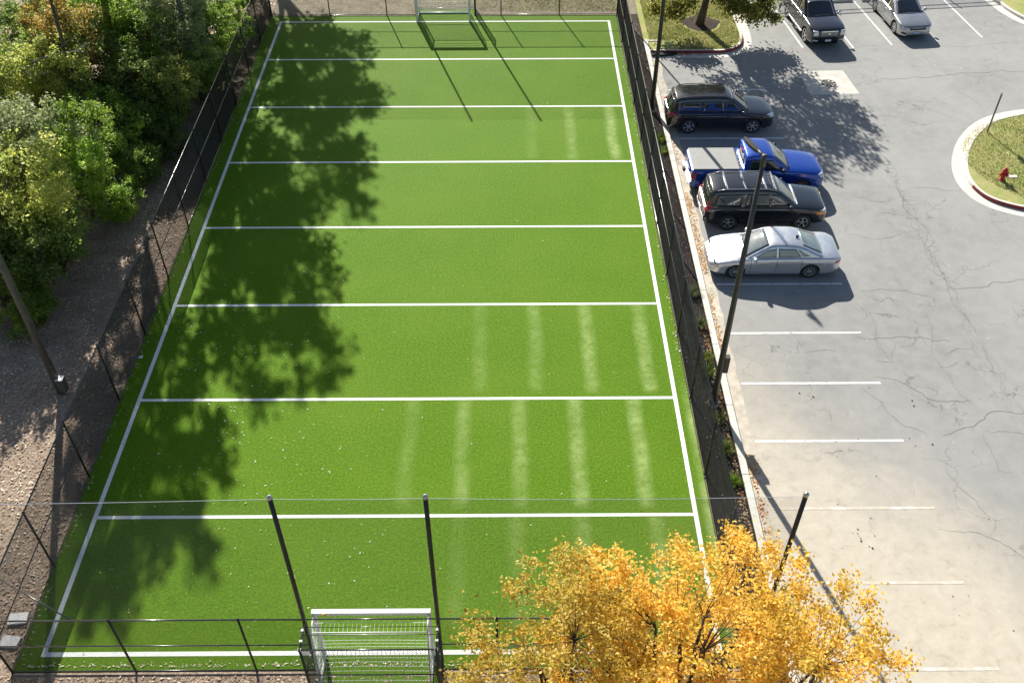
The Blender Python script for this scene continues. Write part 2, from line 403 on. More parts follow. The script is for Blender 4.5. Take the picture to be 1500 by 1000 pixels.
# ------------------------------------------------------------------ kerbs
def smooth_path(pts, closed=False, k=6):
    P = [Vector((*p, 0)) for p in pts]; out = []; n = len(P)
    rng_ = range(n if closed else n - 1)
    for i in rng_:
        p0 = P[(i - 1) % n] if closed or i > 0 else P[0]; p1 = P[i]; p2 = P[(i + 1) % n]; p3 = P[(i + 2) % n] if closed or i + 2 < n else P[-1]
        for j in range(k):
            t = j / k
            out.append(.5 * ((2 * p1) + (p2 - p0) * t + (2 * p0 - 5 * p1 + 4 * p2 - p3) * t * t + (3 * p1 - p0 - 3 * p2 + p3) * t ** 3))
    if not closed: out.append(P[-1])
    return out
def offs(P, d, closed=False):
    out = []; n = len(P)
    for i, p in enumerate(P):
        a = P[(i - 1) % n] if closed or i > 0 else P[i]; c = P[(i + 1) % n] if closed or i < n - 1 else P[i]
        t = (c - a).normalized(); out.append(p + Vector((-t.y, t.x, 0)) * d)
    return out
def sweep(P, prof, mat, name, closed=False, parent=None):
    """prof: (offset to the left, z) polyline."""
    rows = [[(q.x, q.y, z) for q in offs(P, d, closed)] for d, z in prof]
    n = len(P); v = [p for r_ in rows for p in r_]; f = []
    for j in range(len(rows) - 1):
        for i in range(n if closed else n - 1):
            i2 = (i + 1) % n; f.append((j * n + i, j * n + i2, (j + 1) * n + i2, (j + 1) * n + i))
    if not closed:
        f.append(tuple(j * n for j in range(len(rows)))); f.append(tuple(j * n + n - 1 for j in range(len(rows) - 1, -1, -1)))
    me = make_mesh(name, v, f); me.materials.append(mat); return link(name, me, parent)

# long kerb between planting strip and lot
sheet('planting_strip', rect(19.30, 20.5, -90, .32), .05, M['mulch'])
b = MB()
y = -3.05
segs = []
while y > -60:
    L = 3.05; segs.append((y, y - L + .012)); y -= L
for y1, y0 in segs: b.box(20.48, 20.72, y0, y1, -.09, .15)
o = b.build('kerb', M['concrete']); o['kind'] = 'structure'
bev = o.modifiers.new('bev', 'BEVEL'); bev.width = .018; bev.segments = 2
# gutter pan with a wavering asphalt edge
gp = []
yy = -5.0
while yy > -60:
    gp.append((21.16 + rnd.uniform(-.05, .06), yy)); yy -= .45
sheet('gutter', [(20.72, -60), *reversed(gp), (20.72, -5.0)], .004, M['gutter'])
# island at the top: kerb faces the lot
isl = smooth_path([(20.74, -4.42), (22.2, -4.44), (23.8, -4.46), (24.9, -4.36), (25.65, -3.85), (26.0, -3.0), (26.10, -1.7), (26.10, -.3), (26.02, 1.2), (25.85, 3.2), (25.8, 6)])
k1 = sweep(isl, [(.02, -.09), (.0, .13), (.02, .15), (.17, .15), (.17, -.09)], M['concrete'], 'island_kerb'); k1['kind'] = 'structure'
cut = [p for p in isl if p.y < -2.4]
k2 = sweep(cut, [(-.004, .0), (-.004, .128), (.014, .1545), (.05, .1545)], M['red'], 'red_kerb_face'); k2['kind'] = 'structure'
k3 = sweep(isl, [(-.50, .004), (-.005, .0045)], M['concrete'], 'island_gutter'); k3['kind'] = 'structure'
ig = offs(isl, .165)
sheet('island_lawn', [(20.5, -3.03), (20.74, -3.03), (20.76, ig[0].y)] + [(p.x, p.y) for p in ig[1:]] + [(20.5, 6)], .125, M['grass'])
# traffic island on the right
big_isl = smooth_path([(45, -11.1), (41.5, -10.75), (38.7, -10.98), (36.6, -11.75), (35.05, -13.3), (34.05, -15.15), (33.68, -16.75), (33.95, -18.0), (34.75, -18.72), (36.0, -19.15), (38.5, -19.6), (42, -20.0), (46, -20.0)], k=8)
kk = sweep(big_isl, [(0, -.09), (.0, .13), (.02, .15), (.17, .15), (.17, -.09)], M['concrete'], 'traffic_island_kerb'); kk['kind'] = 'structure'
kk = sweep(big_isl, [(-.50, .004), (-.1, .005), (-.006, .006)], M['concrete'], 'traffic_island_gutter'); kk['kind'] = 'structure'
seg = [p for p in big_isl if p.y < -17.2]
kk = sweep(seg, [(-.004, .01), (-.004, .128), (.012, .1545), (.035, .1545)], M['red'], 'traffic_island_red_face'); kk['kind'] = 'structure'
bi = offs(big_isl, .165)
sheet('traffic_island_lawn', [(p.x, p.y) for p in bi], .128, M['grass'])
# top right verge
tr_ = smooth_path([(41.2, 6), (41.55, 3.4), (41.85, 1.9), (42.15, .5), (42.75, -.75), (43.8, -1.7), (46, -2.6), (52, -3.5)])
tr_ = list(tr_)
kk = sweep(tr_, [(0, -.09), (.0, .13), (.02, .15), (.17, .15), (.17, -.09)], M['concrete'], 'verge_kerb'); kk['kind'] = 'structure'
kk = sweep(tr_, [(-.50, .0045), (-.006, .006)], M['concrete'], 'verge_gutter'); kk['kind'] = 'structure'
vv = offs(tr_, .165)
sheet('verge_lawn', [(p.x, p.y) for p in vv] + [(60, 10), (41, 10)], .128, M['grass'])
sheet('path', [(43.1, 4.2), (45.6, .4), (46.4, .9), (44.3, 4.6)], .135, M['slab'])

# concrete pad with round drain
sheet('concrete_pad', [(28.42, -8.98), (30.93, -8.87), (30.70, -6.42), (28.30, -6.46)], .004, M['slab'])
b = MB()
for a in range(8):
    t = a * math.pi / 4 + .2
    b.box(-.05, .05, .10, .34, 0, .014, Matrix.Translation((29.62, -7.79, .004)) @ Matrix.Rotation(t, 4, 'Z'))
b.lathe([(0, .016), (.09, .016), (.09, .002)], 16, Matrix.Translation((29.62, -7.79, .004)))
b.lathe([(.345, .002), (.345, .012), (.375, .012), (.375, .002)], 28, Matrix.Translation((29.62, -7.79, .004)))
tag(b.build('drain_grate', M['rustgrate']), 'round iron drain grate set in the pale concrete pad', 'drain cover')

# low black boxes in a flat stepped shape at the kerb corner
root = empty('dark_shape', (21.3, -4.2, 0), label='low black stepped shape at the kerb corner with white concrete edging', cat='drain')
b = MB()
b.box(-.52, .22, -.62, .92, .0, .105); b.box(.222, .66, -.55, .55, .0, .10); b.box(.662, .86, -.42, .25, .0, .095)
b.build('dark_boxes', M['under'], root)
b = MB()
for i in range(7): b.box(-.46, .16, -.55 + i * .2, -.50 + i * .2, .105, .112)
b.build('grate', M['black'], root)  # thin black bars laid over the low boxes
b = MB(); b.box(-.55, .05, .93, 1.05, -.05, .16); b.build('edging', M['concrete'], root)

# ------------------------------------------------------------------ fences
def chainlink(p0, p1, h0, h1, pitch=.072, r=.0031):
    """diamond mesh of real wires on the vertical plane p0-p1 between heights h0 and h1"""
    p0 = np.array(p0, float); p1 = np.array(p1, float); L = np.linalg.norm(p1 - p0); d = (p1 - p0) / L; H = h1 - h0
    V = []; F = []
    segs = []
    for s in (1, -1):
        for k in np.arange(-H, L + H, pitch):
            a0 = k if s == 1 else k; u0, u1 = (k, k + H) if s == 1 else (k + H, k)
            z0, z1 = h0, h1
            # clip to 0..L
            du = u1 - u0
            t0, t1 = 0., 1.
            for lim, sign in ((0, 1), (L, -1)):
                f0 = (u0 - lim) * sign; f1 = (u1 - lim) * sign
                if f0 < 0 and f1 < 0: t1 = -1; break
                if f0 < 0: t0 = max(t0, f0 / (f0 - f1))
                elif f1 < 0: t1 = min(t1, f0 / (f0 - f1))
            if t1 <= t0 + 1e-4: continue
            segs.append((u0 + du * t0, z0 + H * t0, u0 + du * t1, z0 + H * t1, s))
    segs = np.array(segs)
    n = len(segs); nrm = np.array([-d[1], d[0]])
    A = np.stack([p0[0] + d[0] * segs[:, 0], p0[1] + d[1] * segs[:, 0], segs[:, 1]], 1)
    B = np.stack([p0[0] + d[0] * segs[:, 2], p0[1] + d[1] * segs[:, 2], segs[:, 3]], 1)
    off = (segs[:, 4] * r * .9)[:, None] * np.array([nrm[0], nrm[1], 0])
    A += off; B += off
    D = (B - A); D /= np.linalg.norm(D, axis=1)[:, None]
    Nn = np.tile(np.array([nrm[0], nrm[1], 0.]), (n, 1)); W = np.cross(D, Nn)
    ring = []
    for k in range(3):
        t = 2 * math.pi * k / 3 + .5; o_ = Nn * r * math.cos(t) + W * r * math.sin(t)
        ring += [A + o_, B + o_]
    V = np.stack(ring, 1).reshape(-1, 3)
    i = np.arange(n)[:, None] * 6
    F = np.concatenate([i + np.array([[0, 1, 3, 2]]), i + np.array([[2, 3, 5, 4]]), i + np.array([[4, 5, 1, 0]])], 0)
    return V, F
def wiremesh(name, V, F, mat, parent):
    me = make_mesh(name, V, F); me.materials.append(mat); return link(name, me, parent)
FH = 2.65
def rail(root, name, a, c, r, mat='rail'):
    b_ = MB(); b_.tube(a, c, r, n=8); return b_.build(name, M[mat], root, True)
def post(root, x, y, h=FH, r=.032):
    b_ = MB(); b_.tube((x, y, -.05), (x, y, h + .02), r, n=10)
    b_.lathe([(r * 1.25, h - .02), (r * 1.25, h + .03), (r * .7, h + .055), (0, h + .06)], 10, Matrix.Translation((x, y, 0)))
    return b_.build('post', M['black'], root, True)

# left fence
root = empty('chain_link_fence', (-.66, -20, 0), label='black chain-link fence between the leaf-strewn bank and the turf', cat='fence', group='black chain-link fences round the field')
def inv(o, root): o.location = -Vector(root.location); return o
fl_ = root
for i in range(13): inv(post(root, -.66, .35 - 3.375 * i), root)
for nm_, z, r_ in (('top_rail', FH, .024), ('mid_rail', FH * .5, .018)):
    inv(rail(root, nm_, (-.66, .35, z), (-.66, -40.15, z), r_), root)
inv(rail(root, 'bottom_rail', (-.66, .35, .05), (-.66, -40.15, .05), .018), root)
V, F = chainlink((-.66 - .03, .35), (-.66 - .03, -40.15), .03, FH, pitch=.044, r=.0037); inv(wiremesh('wire_mesh', V, F, M['mesh'], root), root)
# right fence
root = empty('chain_link_fence', (19.32, -20, 0), label='black chain-link fence between the turf and the planting strip by the parking lot', cat='fence', group='black chain-link fences round the field')
for i in range(13): inv(post(root, 19.32, .35 - 3.375 * i), root)
inv(rail(root, 'top_rail', (19.32, .35, FH), (19.32, -40.15, FH), .024), root)
inv(rail(root, 'mid_rail', (19.32, .35, FH * .5), (19.32, -40.15, FH * .5), .018), root)
inv(rail(root, 'bottom_rail', (19.32, .35, .07), (19.32, -40.15, .07), .018), root)
V, F = chainlink((19.35, .35), (19.35, -40.15), .06, FH, pitch=.062); inv(wiremesh('wire_mesh', V, F, M['mesh'], root), root)
# near and far end fences with goal cage
def end_fence(y, s, label):
    """s: side the cage bulges to (-1 towards the camera)"""
    root = empty('end_fence', (9.3, y, 0), label=label, cat='fence', group='black chain-link fences round the field')
    x0, x1, ca, cb = -.66, 19.32, 7.72, 11.12; cy = y + s * .85
    for x in (2.72, 6.02, 12.62, 15.98): inv(post(root, x, y), root)
    for x in (ca, cb): inv(post(root, x, cy, FH, .034), root)
    for z, nm_, r_ in ((FH, 'top_rail', .024), (FH * .52, 'mid_rail', .02), (.05, 'bottom_rail', .02)):
        inv(rail(root, nm_, (x0, y, z), (ca, y, z), r_), root); inv(rail(root, nm_, (cb, y, z), (x1, y, z), r_), root)
        inv(rail(root, 'cage_rail', (ca, cy, z), (cb, cy, z), r_), root)
        for x in (ca, cb): inv(rail(root, 'cage_rail', (x, y, z), (x, cy, z), r_), root)
    for k in range(1, 3): inv(rail(root, 'cage_rail', (ca, y + s * .22 * k, FH), (cb, y + s * .22 * k, FH), .010), root)
    inv(rail(root, 'cage_rail', (ca, y, FH), (cb, y, FH), .022), root)
    Vs, Fs = [], []; nb = 0
    for a, c in (((x0, y), (ca, y)), ((cb, y), (x1, y)), ((ca, cy), (cb, cy)), ((ca, y), (ca, cy)), ((cb, y), (cb, cy))):
        V, F = chainlink(a, c, .03, FH, pitch=.078, r=.0038); Vs.append(V); Fs.append(F + nb); nb += len(V)
    inv(wiremesh('wire_mesh', np.concatenate(Vs), np.concatenate(Fs), M['mesh'], root), root)
    # rail clamps
    for x in (ca, cb):
        for dy in (.0, .32, .62, .85):
            b_ = MB(); b_.box(x - .04, x + .04, y + s * dy - .03, y + s * dy + .03, FH - .04, FH + .04)
            inv(b_.build('clamp', M['galv'], root), root)
    return root
nf = end_fence(-40.15, -1, 'black chain-link end fence nearest the camera with a cage bulging behind the goal')
# corner brace pipe belongs to the near fence
inv(rail(nf, 'brace', (1.77, -40.13, FH), (-.64, -38.85, FH), .02), nf)
ff = end_fence(.33, 1, 'black chain-link end fence at the far goal beside the dry grass')

# tall ball-stop net and its poles
NH = 7.75
def ball_net(y, label, xs, side, rpole):
    root = empty('ball_net', (9.3, y, 0), label=label, cat='net', group='tall ball nets over the end fences')
    for x in xs:
        b_ = MB(); b_.tube((x, y, -.05), (x, y, NH), rpole, n=14); inv(b_.build('pole', M['black'], root, True), root)
        b_ = MB(); b_.lathe([(rpole * 1.15, NH - .03), (rpole * 1.2, NH + .03), (rpole * .6, NH + .07), (0, NH + .08)], 12, Matrix.Translation((x, y, 0)))
        inv(b_.build('cap', M['galv'], root, True), root)
    xa, xb = xs[0], xs[-1]
    def top(x):
        for a, c in zip(xs, xs[1:]):
            if a <= x <= c: t = (x - a) / (c - a); return NH - .05 - .018 * (c - a) * 4 * t * (1 - t) * .5
        return NH
    V, F = chainlink((xa, y + .02), (xb, y + .02), FH, NH - .10, pitch=.062, r=.0016)
    V[:, 2] = np.where(V[:, 2] > FH + 3, V[:, 2] - .0, V[:, 2])
    inv(wiremesh('netting', V, F, M['cord'], root), root)
    b_ = MB(); n = 60
    b_.path([(xa + (xb - xa) * i / n, y, top(xa + (xb - xa) * i / n)) for i in range(n + 1)], .0048, 4)
    inv(b_.build('cable', M['rope'], root), root)
    return root
ball_net(-40.19, 'tall fine black netting on four poles above the near end fence', [-.66 - 6.7, 7.72, 11.12, 19.45], -1, .055)
ball_net(.37, 'tall fine netting on poles above the far end fence', [-.66, 7.72, 11.12, 19.45], 1, .05)

# ------------------------------------------------------------------ goals
def goal(y, s, label, dot, dotx):
    """opening faces the field; s points away from the field"""
    root = empty('soccer_goal', (9.33, y, 0), label=label, cat='soccer goal')
    W2, H, D1, D2 = 1.50, 2.25, .55, 1.05
    t = .055
    for x in (-W2, W2):
        b_ = MB(); b_.box(x - t, x + t, -t, t, .0, H - t); b_.build('goal_post', M['white'], root)
    b_ = MB(); b_.box(-W2 - t, W2 + t, -t - .01, t + .01, H - t, H + t); b_.build('crossbar', M['white'], root)
    for x in (-W2, W2):
        b_ = MB(); b_.tube((x, s * t, H - .02), (x, s * D1, H - .06), .022); b_.tube((x, s * D1, H - .06), (x, s * D2, .04), .022); b_.tube((x, s * t, .04), (x, s * D2, .04), .035)
        b_.build('side_frame', M['white'], root, True)
    b_ = MB(); b_.tube((-W2, s * D2, .045), (W2, s * D2, .045), .045); b_.build('ground_bar', M['white'], root, True)
    b_ = MB(); b_.tube((-W2, s * D1, H - .06), (W2, s * D1, H - .06), .012); b_.build('back_bar', M['white'], root, True)
    # net: profile from crossbar over the back to the ground, sagging
    prof = [(0, H), (D1 * .5, H - .06), (D1, H - .07)]
    nr = 15
    for i in range(1, nr + 1): 
        q = i / nr; prof.append((D1 + (D2 - D1) * q - .16 * math.sin(math.pi * q), (H - .07) * (1 - q) + .04))
    b_ = MB(); nx = 26
    def P(x, pr, j):
        d, z = pr; sag = .07 * math.sin(math.pi * (x + W2) / (2 * W2)) * (1 if d > .01 else 0)
        return Vector((x, s * (d - sag * .6), z - sag * (.6 if z > .3 else 0)))
    # denser rows
    full = []
    for a, c in zip(prof, prof[1:]):
        full.append(a)
    full.append(prof[-1])
    for i in range(nx + 1):
        x = -W2 + 2 * W2 * i / nx + .0
        b_.path([P(x, pr, 0) for pr in full], .0064, 3)
    for pr in full:
        b_.path([P(-W2 + 2 * W2 * i / 14, pr, 0) for i in range(15)], .0064, 3)
    for x in (-W2, W2):
        for k in range(1, 20):
            z = H * k / 20; dmax = D1 + (D2 - D1) * (1 - z / H)
            b_.path([(x, 0, z), (x + .02 * math.sin(k), s * dmax / 2, z - .03), (x, s * dmax, z)], .0064, 3)
        for k in range(1, 9):
            d = D2 * k / 9; zt = H if d < D1 else H * (D2 - d) / (D2 - D1)
            b_.path([(x, s * d, .03), (x + .02, s * d, zt / 2), (x, s * d, zt)], .0064, 3)
    b_.build('net', M['whitenet'], root)
    b_ = MB(); b_.lathe([(0, .07), (.035, .06), (.05, .03), (.05, 0), (0, 0)], 10, Matrix.Translation((dotx, s * .09, H - .0)))
    b_.build('clip', M[dot], root, True)
    return root
goal(-39.71, -1, 'white framed soccer goal with draped white net in the near fence cage', 'yellow', -1.22)
goal(-.47, 1, 'white framed soccer goal at the far end of the turf', 'teal', -1.2)

# ------------------------------------------------------------------ light poles
def light_pole(x, y, h, label, mat='pole', head_dir=None, box=None, r0=.115, r1=.062, base=True, group='light poles round the field'):
    root = empty('light_pole', (x, y, 0), label=label, cat='light pole', group=group)
    b_ = MB(); b_.tube((0, 0, .05), (0, 0, h), r0, r1, n=18); b_.build('shaft', M[mat], root, True)
    if base:
        b_ = MB(); b_.lathe([(.21, -.05), (.21, .10), (.19, .14), (0, .14)], 20); b_.build('concrete_base', M['gutter'], root)
        b_ = MB(); b_.lathe([(.17, .17), (.17, .24), (.125, .3), (.12, .3)], 16); b_.build('base_cover', M[mat], root, True)
    if head_dir is not None:
        a = head_dir; ca, sa = math.cos(a), math.sin(a)
        b_ = MB(); b_.tube((0, 0, h - .25), (0, 0, h + .12), r1 * 1.25, n=12); b_.tube((0, 0, h + .05), (ca * .28, sa * .28, h + .10), .04, n=8)
        b_.build('bracket', M[mat], root, True)
        b_ = MB(); Mx = Matrix.Translation((ca * .26, sa * .26, h + .10)) @ Matrix.Rotation(a, 4, 'Z') @ Matrix.Rotation(R(-8), 4, 'Y')
        prof = [(0, .05, .05), (.10, .07, .06), (.30, .095, .055), (.50, .08, .045), (.66, .03, .02)]
        for (xa, wa, ta), (xb, wb, tb) in zip(prof, prof[1:]):
            vs_ = [Mx @ Vector(p) for p in ((xa, -wa, -ta), (xa, wa, -ta), (xa, wa, ta * .4), (xa, -wa, ta * .4), (xb, -wb, -tb), (xb, wb, -tb), (xb, wb, tb * .4), (xb, -wb, tb * .4))]
            b_.add(vs_, [(0, 3, 2, 1), (4, 5, 6, 7), (0, 1, 5, 4), (1, 2, 6, 5), (2, 3, 7, 6), (3, 0, 4, 7)])
        b_.build('lamp_head', M[mat], root)
    if box:
        dx, dy, z0, z1, bm = box
        b_ = MB(); b_.box(dx - .08, dx + .08, dy - .09, dy + .09, z0, z1); b_.tube((0, 0, (z0 + z1) / 2), (dx, dy, (z0 + z1) / 2), .02)
        b_.build('control_box', M[bm], root)
        if bm != 'pole':
            pass
    return root
light_pole(20.05, -30.35, 10.0, 'dark bronze light pole in the planting strip beside the empty stalls', head_dir=R(118), box=(.19, .05, 1.6, 2.3, 'pole'))
light_pole(20.12, -10.55, 10.3, 'dark bronze light pole in the strip behind the rear of the farthest black SUV', head_dir=R(118))
lp = light_pole(-2.83, -29.6, 10.4, 'grey-brown light pole on the leafy bank with a white control box at its foot', 'polegrey', head_dir=R(60), r0=.14, r1=.08, base=False)
b = MB(); b.box(.06, .30, -.16, .08, .15, .74); b.build('cabinet', M['polegrey'], lp)
b = MB(); b.box(.05, .31, -.17, .09, .742, .765); b.build('cabinet_lid', M['paper'], lp)
light_pole(-2.44, -9.3, 10.4, 'grey-brown light pole rising out of the shrubs on the bank', 'polegrey', head_dir=R(60), r0=.14, r1=.08, base=False)

# ------------------------------------------------------------------ leaves
def leaf_quads(C, size, up=.35, elong=1.5):
    """one rhombic leaf per row of C"""
    n = len(C); a = rng.normal(size=(n, 3)); a[:, 2] *= .8; a /= np.linalg.norm(a, axis=1)[:, None]
    nr_ = rng.normal(size=(n, 3)); nr_[:, 2] = np.abs(nr_[:, 2]) + up
    w = np.cross(a, nr_); w /= (np.linalg.norm(w, axis=1)[:, None] + 1e-9)
    s = size * rng.uniform(.6, 1.35, size=(n, 1))
    V = np.stack([C - a * s * elong * .5, C + w * s * .5 + a * s * .08, C + a * s * elong * .5, C - w * s * .5 + a * s * .08], 1).reshape(-1, 3)
    F = np.arange(n * 4).reshape(n, 4); return V, F

def flat_leaves(name, pts, size, mat, z=.01, kind='stuff'):
    pts = np.asarray(pts); n = len(pts); a = rng.uniform(0, 6.283, n); tilt = rng.uniform(-.5, .5, n)
    s = size * rng.uniform(.5, 1.4, n)
    ax = np.stack([np.cos(a), np.sin(a), np.zeros(n)], 1) * s[:, None]; bx = np.stack([-np.sin(a), np.cos(a), tilt], 1) * (s * .6)[:, None]
    C = np.concatenate([pts[:, :2], (pts[:, 2:3] if pts.shape[1] > 2 else np.full((n, 1), 0.)) + z + np.abs(bx[:, 2:3]) * .5], 1)
    V = np.stack([C - ax * .5, C + bx * .5, C + ax * .5, C - bx * .5], 1).reshape(-1, 3)
    me = make_mesh(name, V, np.arange(n * 4).reshape(n, 4)); me.materials.append(mat); o = link(name, me)
    o['kind'] = kind; return o

def crown_mesh(name, cr, rad, n_clu, n_leaf, size, seed, base=(0, 0, 0), fork=.35, trunk_r=.12, limb_n=6, shell=.55, clu_r=.42, hang=0., extra=(), gap=0., twig=.035):
    """grows limbs to clusters spread through an uneven crown; returns trunk mesh builder and leaf arrays"""
    rs = np.random.default_rng(seed); cr = np.array(cr, float); rad = np.array(rad, float); base = np.array(base, float)
    # uneven envelope: sum of a few lobes
    lobes = rs.normal(size=(7, 3)); lobes /= np.linalg.norm(lobes, axis=1)[:, None]; amp = rs.uniform(-.28, .30, 7)
    d = rs.normal(size=(n_clu, 3)); d /= np.linalg.norm(d, axis=1)[:, None]
    q = 1 + (np.maximum(0, d @ lobes.T) ** 3 @ amp)
    r = (shell + (1 - shell) * rs.random(n_clu) ** .6) * q
    P = cr + d * r[:, None] * rad
    if gap:
        keep = rs.random(n_clu) > gap; P = P[keep]
    fk = base + (cr - base) * fork; fk[:2] += rs.normal(size=2) * .1 * rad[0] * .3
    tb = MB()
    top = cr + np.array([0, 0, rad[2] * .35])
    mids = [base, base * .6 + fk * .4 + np.array([*rs.normal(size=2) * .08, 0]), fk]
    tb.path([tuple(m_) for m_ in mids], [trunk_r * 1.25, trunk_r, trunk_r * .85], 8)
    # limbs
    ld = rs.normal(size=(limb_n, 3)); ld[:, 2] = np.abs(ld[:, 2]) * .7 + .15; ld /= np.linalg.norm(ld, axis=1)[:, None]
    nodes = []; nr2 = []
    for k in range(limb_n):
        end = cr + ld[k] * rad * .62; pts = []
        for i in range(6):
            t = i / 5; p = fk * (1 - t) + end * t + rs.normal(size=3) * .06 * rad * (t * (1 - t) * 4) + np.array([0, 0, .12 * rad[2] * t * (1 - t) * 4])
            pts.append(p)
        rr = [trunk_r * (.62 - .45 * i / 5) for i in range(6)]
        tb.path([tuple(p) for p in pts], rr, 6)
        nodes += pts[1:]; nr2 += rr[1:]
    nodes = np.array(nodes)
    for p in P:
        dd = np.linalg.norm(nodes - p, axis=1); j = int(np.argmin(dd)); a = nodes[j]
        m1 = a * .55 + p * .45 + rs.normal(size=3) * .07 * dd[j]; r0 = min(nr2[j] * .5, twig)
        tb.path([tuple(a), tuple(m1), tuple(p)], [r0, r0 * .6, r0 * .25], 4)
    L = []
    per = max(1, n_leaf // len(P))
    for p in P:
        k = int(per * rs.uniform(.5, 1.5)); c = rs.normal(size=(k, 3)) * clu_r * rs.uniform(.6, 1.25) * np.array([1, 1, .62])
        # leaf sprays along twig directions
        tw = rs.normal(size=(5, 3)); tw /= np.linalg.norm(tw, axis=1)[:, None]
        c = c * .45 + tw[rs.integers(0, 5, k)] * (rs.random((k, 1)) * clu_r * 1.7)
        c[:, 2] -= hang * np.linalg.norm(c[:, :2], axis=1)
        L.append(p + c)
    for ex, ey, ez, er, en in extra:
        p = np.array([ex, ey, ez]) + base; dd = np.linalg.norm(nodes - p, axis=1); a = nodes[int(np.argmin(dd))]
        tb.path([tuple(a), tuple(a * .5 + p * .5 + np.array([0, 0, .3])), tuple(p)], [.04, .025, .008], 5)
        L.append(p + rs.normal(size=(en, 3)) * er * np.array([.6, .6, .42]))
        for _ in range(6):
            q = p + rs.normal(size=3) * er * .5; tb.path([tuple(p), tuple(q)], [.01, .004], 3)
    return tb, np.concatenate(L)

def tree(name, label, cat, loc, leafmat, cr, rad, n_clu, n_leaf, size, seed, group=None, barkmat='bark', **kw):
    tb, L = crown_mesh(name, cr, rad, n_clu, n_leaf, size, seed, **kw)
    root = empty(name, loc, label=label, cat=cat, group=group)
    tb.build('trunk', M[barkmat], root, True)
    V, F = leaf_quads(L, size)
    me = make_mesh('crown', V, F); me.materials.append(leafmat); link('crown', me, root)
    return root

LM = {
 'orange': mat_leaf('leaf_orange', [(0., (.26, .24, .05)), (.22, (.60, .42, .06)), (.5, (.80, .55, .09)), (.75, (.80, .48, .09)), (1., (.80, .72, .30))], .5, .5),
 'gold': mat_leaf('leaf_gold', [(0., (.30, .26, .05)), (.25, (.66, .44, .06)), (.55, (.80, .58, .09)), (1., (.80, .72, .26))], .5, .5),
 'olive': mat_leaf('leaf_olive', [(0., (.07, .085, .015)), (.4, (.18, .19, .028)), (.75, (.36, .34, .06)), (1., (.56, .48, .12))], .5, .7),
 'dark': mat_leaf('leaf_dark', [(0., (.07, .12, .03)), (.5, (.18, .27, .06)), (.88, (.34, .38, .10)), (1., (.64, .58, .18))], .55, 1.3),
 'mid': mat_leaf('leaf_mid', [(0., (.09, .14, .03)), (.5, (.24, .34, .07)), (1., (.46, .52, .14))], .58, 1.3),
 'bright': mat_leaf('leaf_bright', [(0., (.11, .20, .03)), (.5, (.28, .43, .055)), (1., (.50, .60, .11))], .6, 1.3),
 'lime': mat_leaf('leaf_lime', [(0., (.15, .20, .04)), (.45, (.38, .43, .09)), (.85, (.60, .60, .18)), (1., (.70, .62, .30))], .6, 1.2),
 'pale': mat_leaf('leaf_pale', [(0., (.13, .18, .06)), (.5, (.30, .36, .14)), (1., (.54, .54, .30))], .5, 1.2),
 'rust': mat_leaf('leaf_rust', [(0., (.16, .17, .04)), (.4, (.36, .31, .07)), (.7, (.66, .40, .10)), (1., (.70, .56, .26))], .55, .7),
}
# foreground autumn tree
tree('autumn_tree', 'orange and gold autumn tree in the foreground rising beside the near fence corner', 'tree', (16.9, -44.0, 0), LM['orange'],
     (.2, -.1, 5.7), (3.8, 2.9, 3.3), 600, 84000, .052, 5, trunk_r=.17, limb_n=17, fork=.22, clu_r=.25, shell=.40, gap=.30, twig=.05)
tree('autumn_tree', 'yellow-leaved tree in the foreground nearest the goal cage', 'tree', (14.1, -43.7, 0), LM['gold'],
     (.2, .2, 5.4), (2.0, 2.2, 3.4), 260, 33000, .052, 15, trunk_r=.11, limb_n=12, fork=.22, clu_r=.25, shell=.4, gap=.3, twig=.045)
# tree on the top island
tree('shade_tree', 'leafy olive-green tree in a mulch ring on the kerbed grass island', 'tree', (23.86, -1.28, .1), LM['olive'],
     (.4, .1, 6.6), (3.6, 3.3, 2.9), 230, 15000, .12, 21, trunk_r=.21, limb_n=9, fork=.40, clu_r=.42, shell=.35, hang=.3, gap=.2,
     extra=[(-1.8, -1.4, 1.55, .6, 800), (-2.6, -.8, 1.45, .5, 500), (-1.0, -1.0, 1.8, .5, 500), (1.6, -1.5, 1.75, .6, 900), (2.6, -1.7, 1.5, .55, 800), (3.2, -1.0, 1.7, .5, 600), (1.0, -.6, 1.9, .5, 400), (2.2, -.2, 2.3, .8, 800), (3.6, -1.9, 1.3, .35, 220), (-1.6, .3, 2.2, .7, 500)])
b = MB(); nseg = 40
vs = [(0, 0, .045)] + [((1.05 + .1 * math.sin(3 * t) + .05 * math.sin(7 * t)) * math.cos(t), (.95 + .08 * math.cos(4 * t)) * math.sin(t), .0) for t in [2 * math.pi * i / nseg for i in range(nseg)]]
b.add(vs, [(0, i + 1, (i + 1) % nseg + 1) for i in range(nseg)])
o = b.build('mulch_ring', M['mulch'], None, True, (23.95, -1.1, .131)); o['kind'] = 'structure'

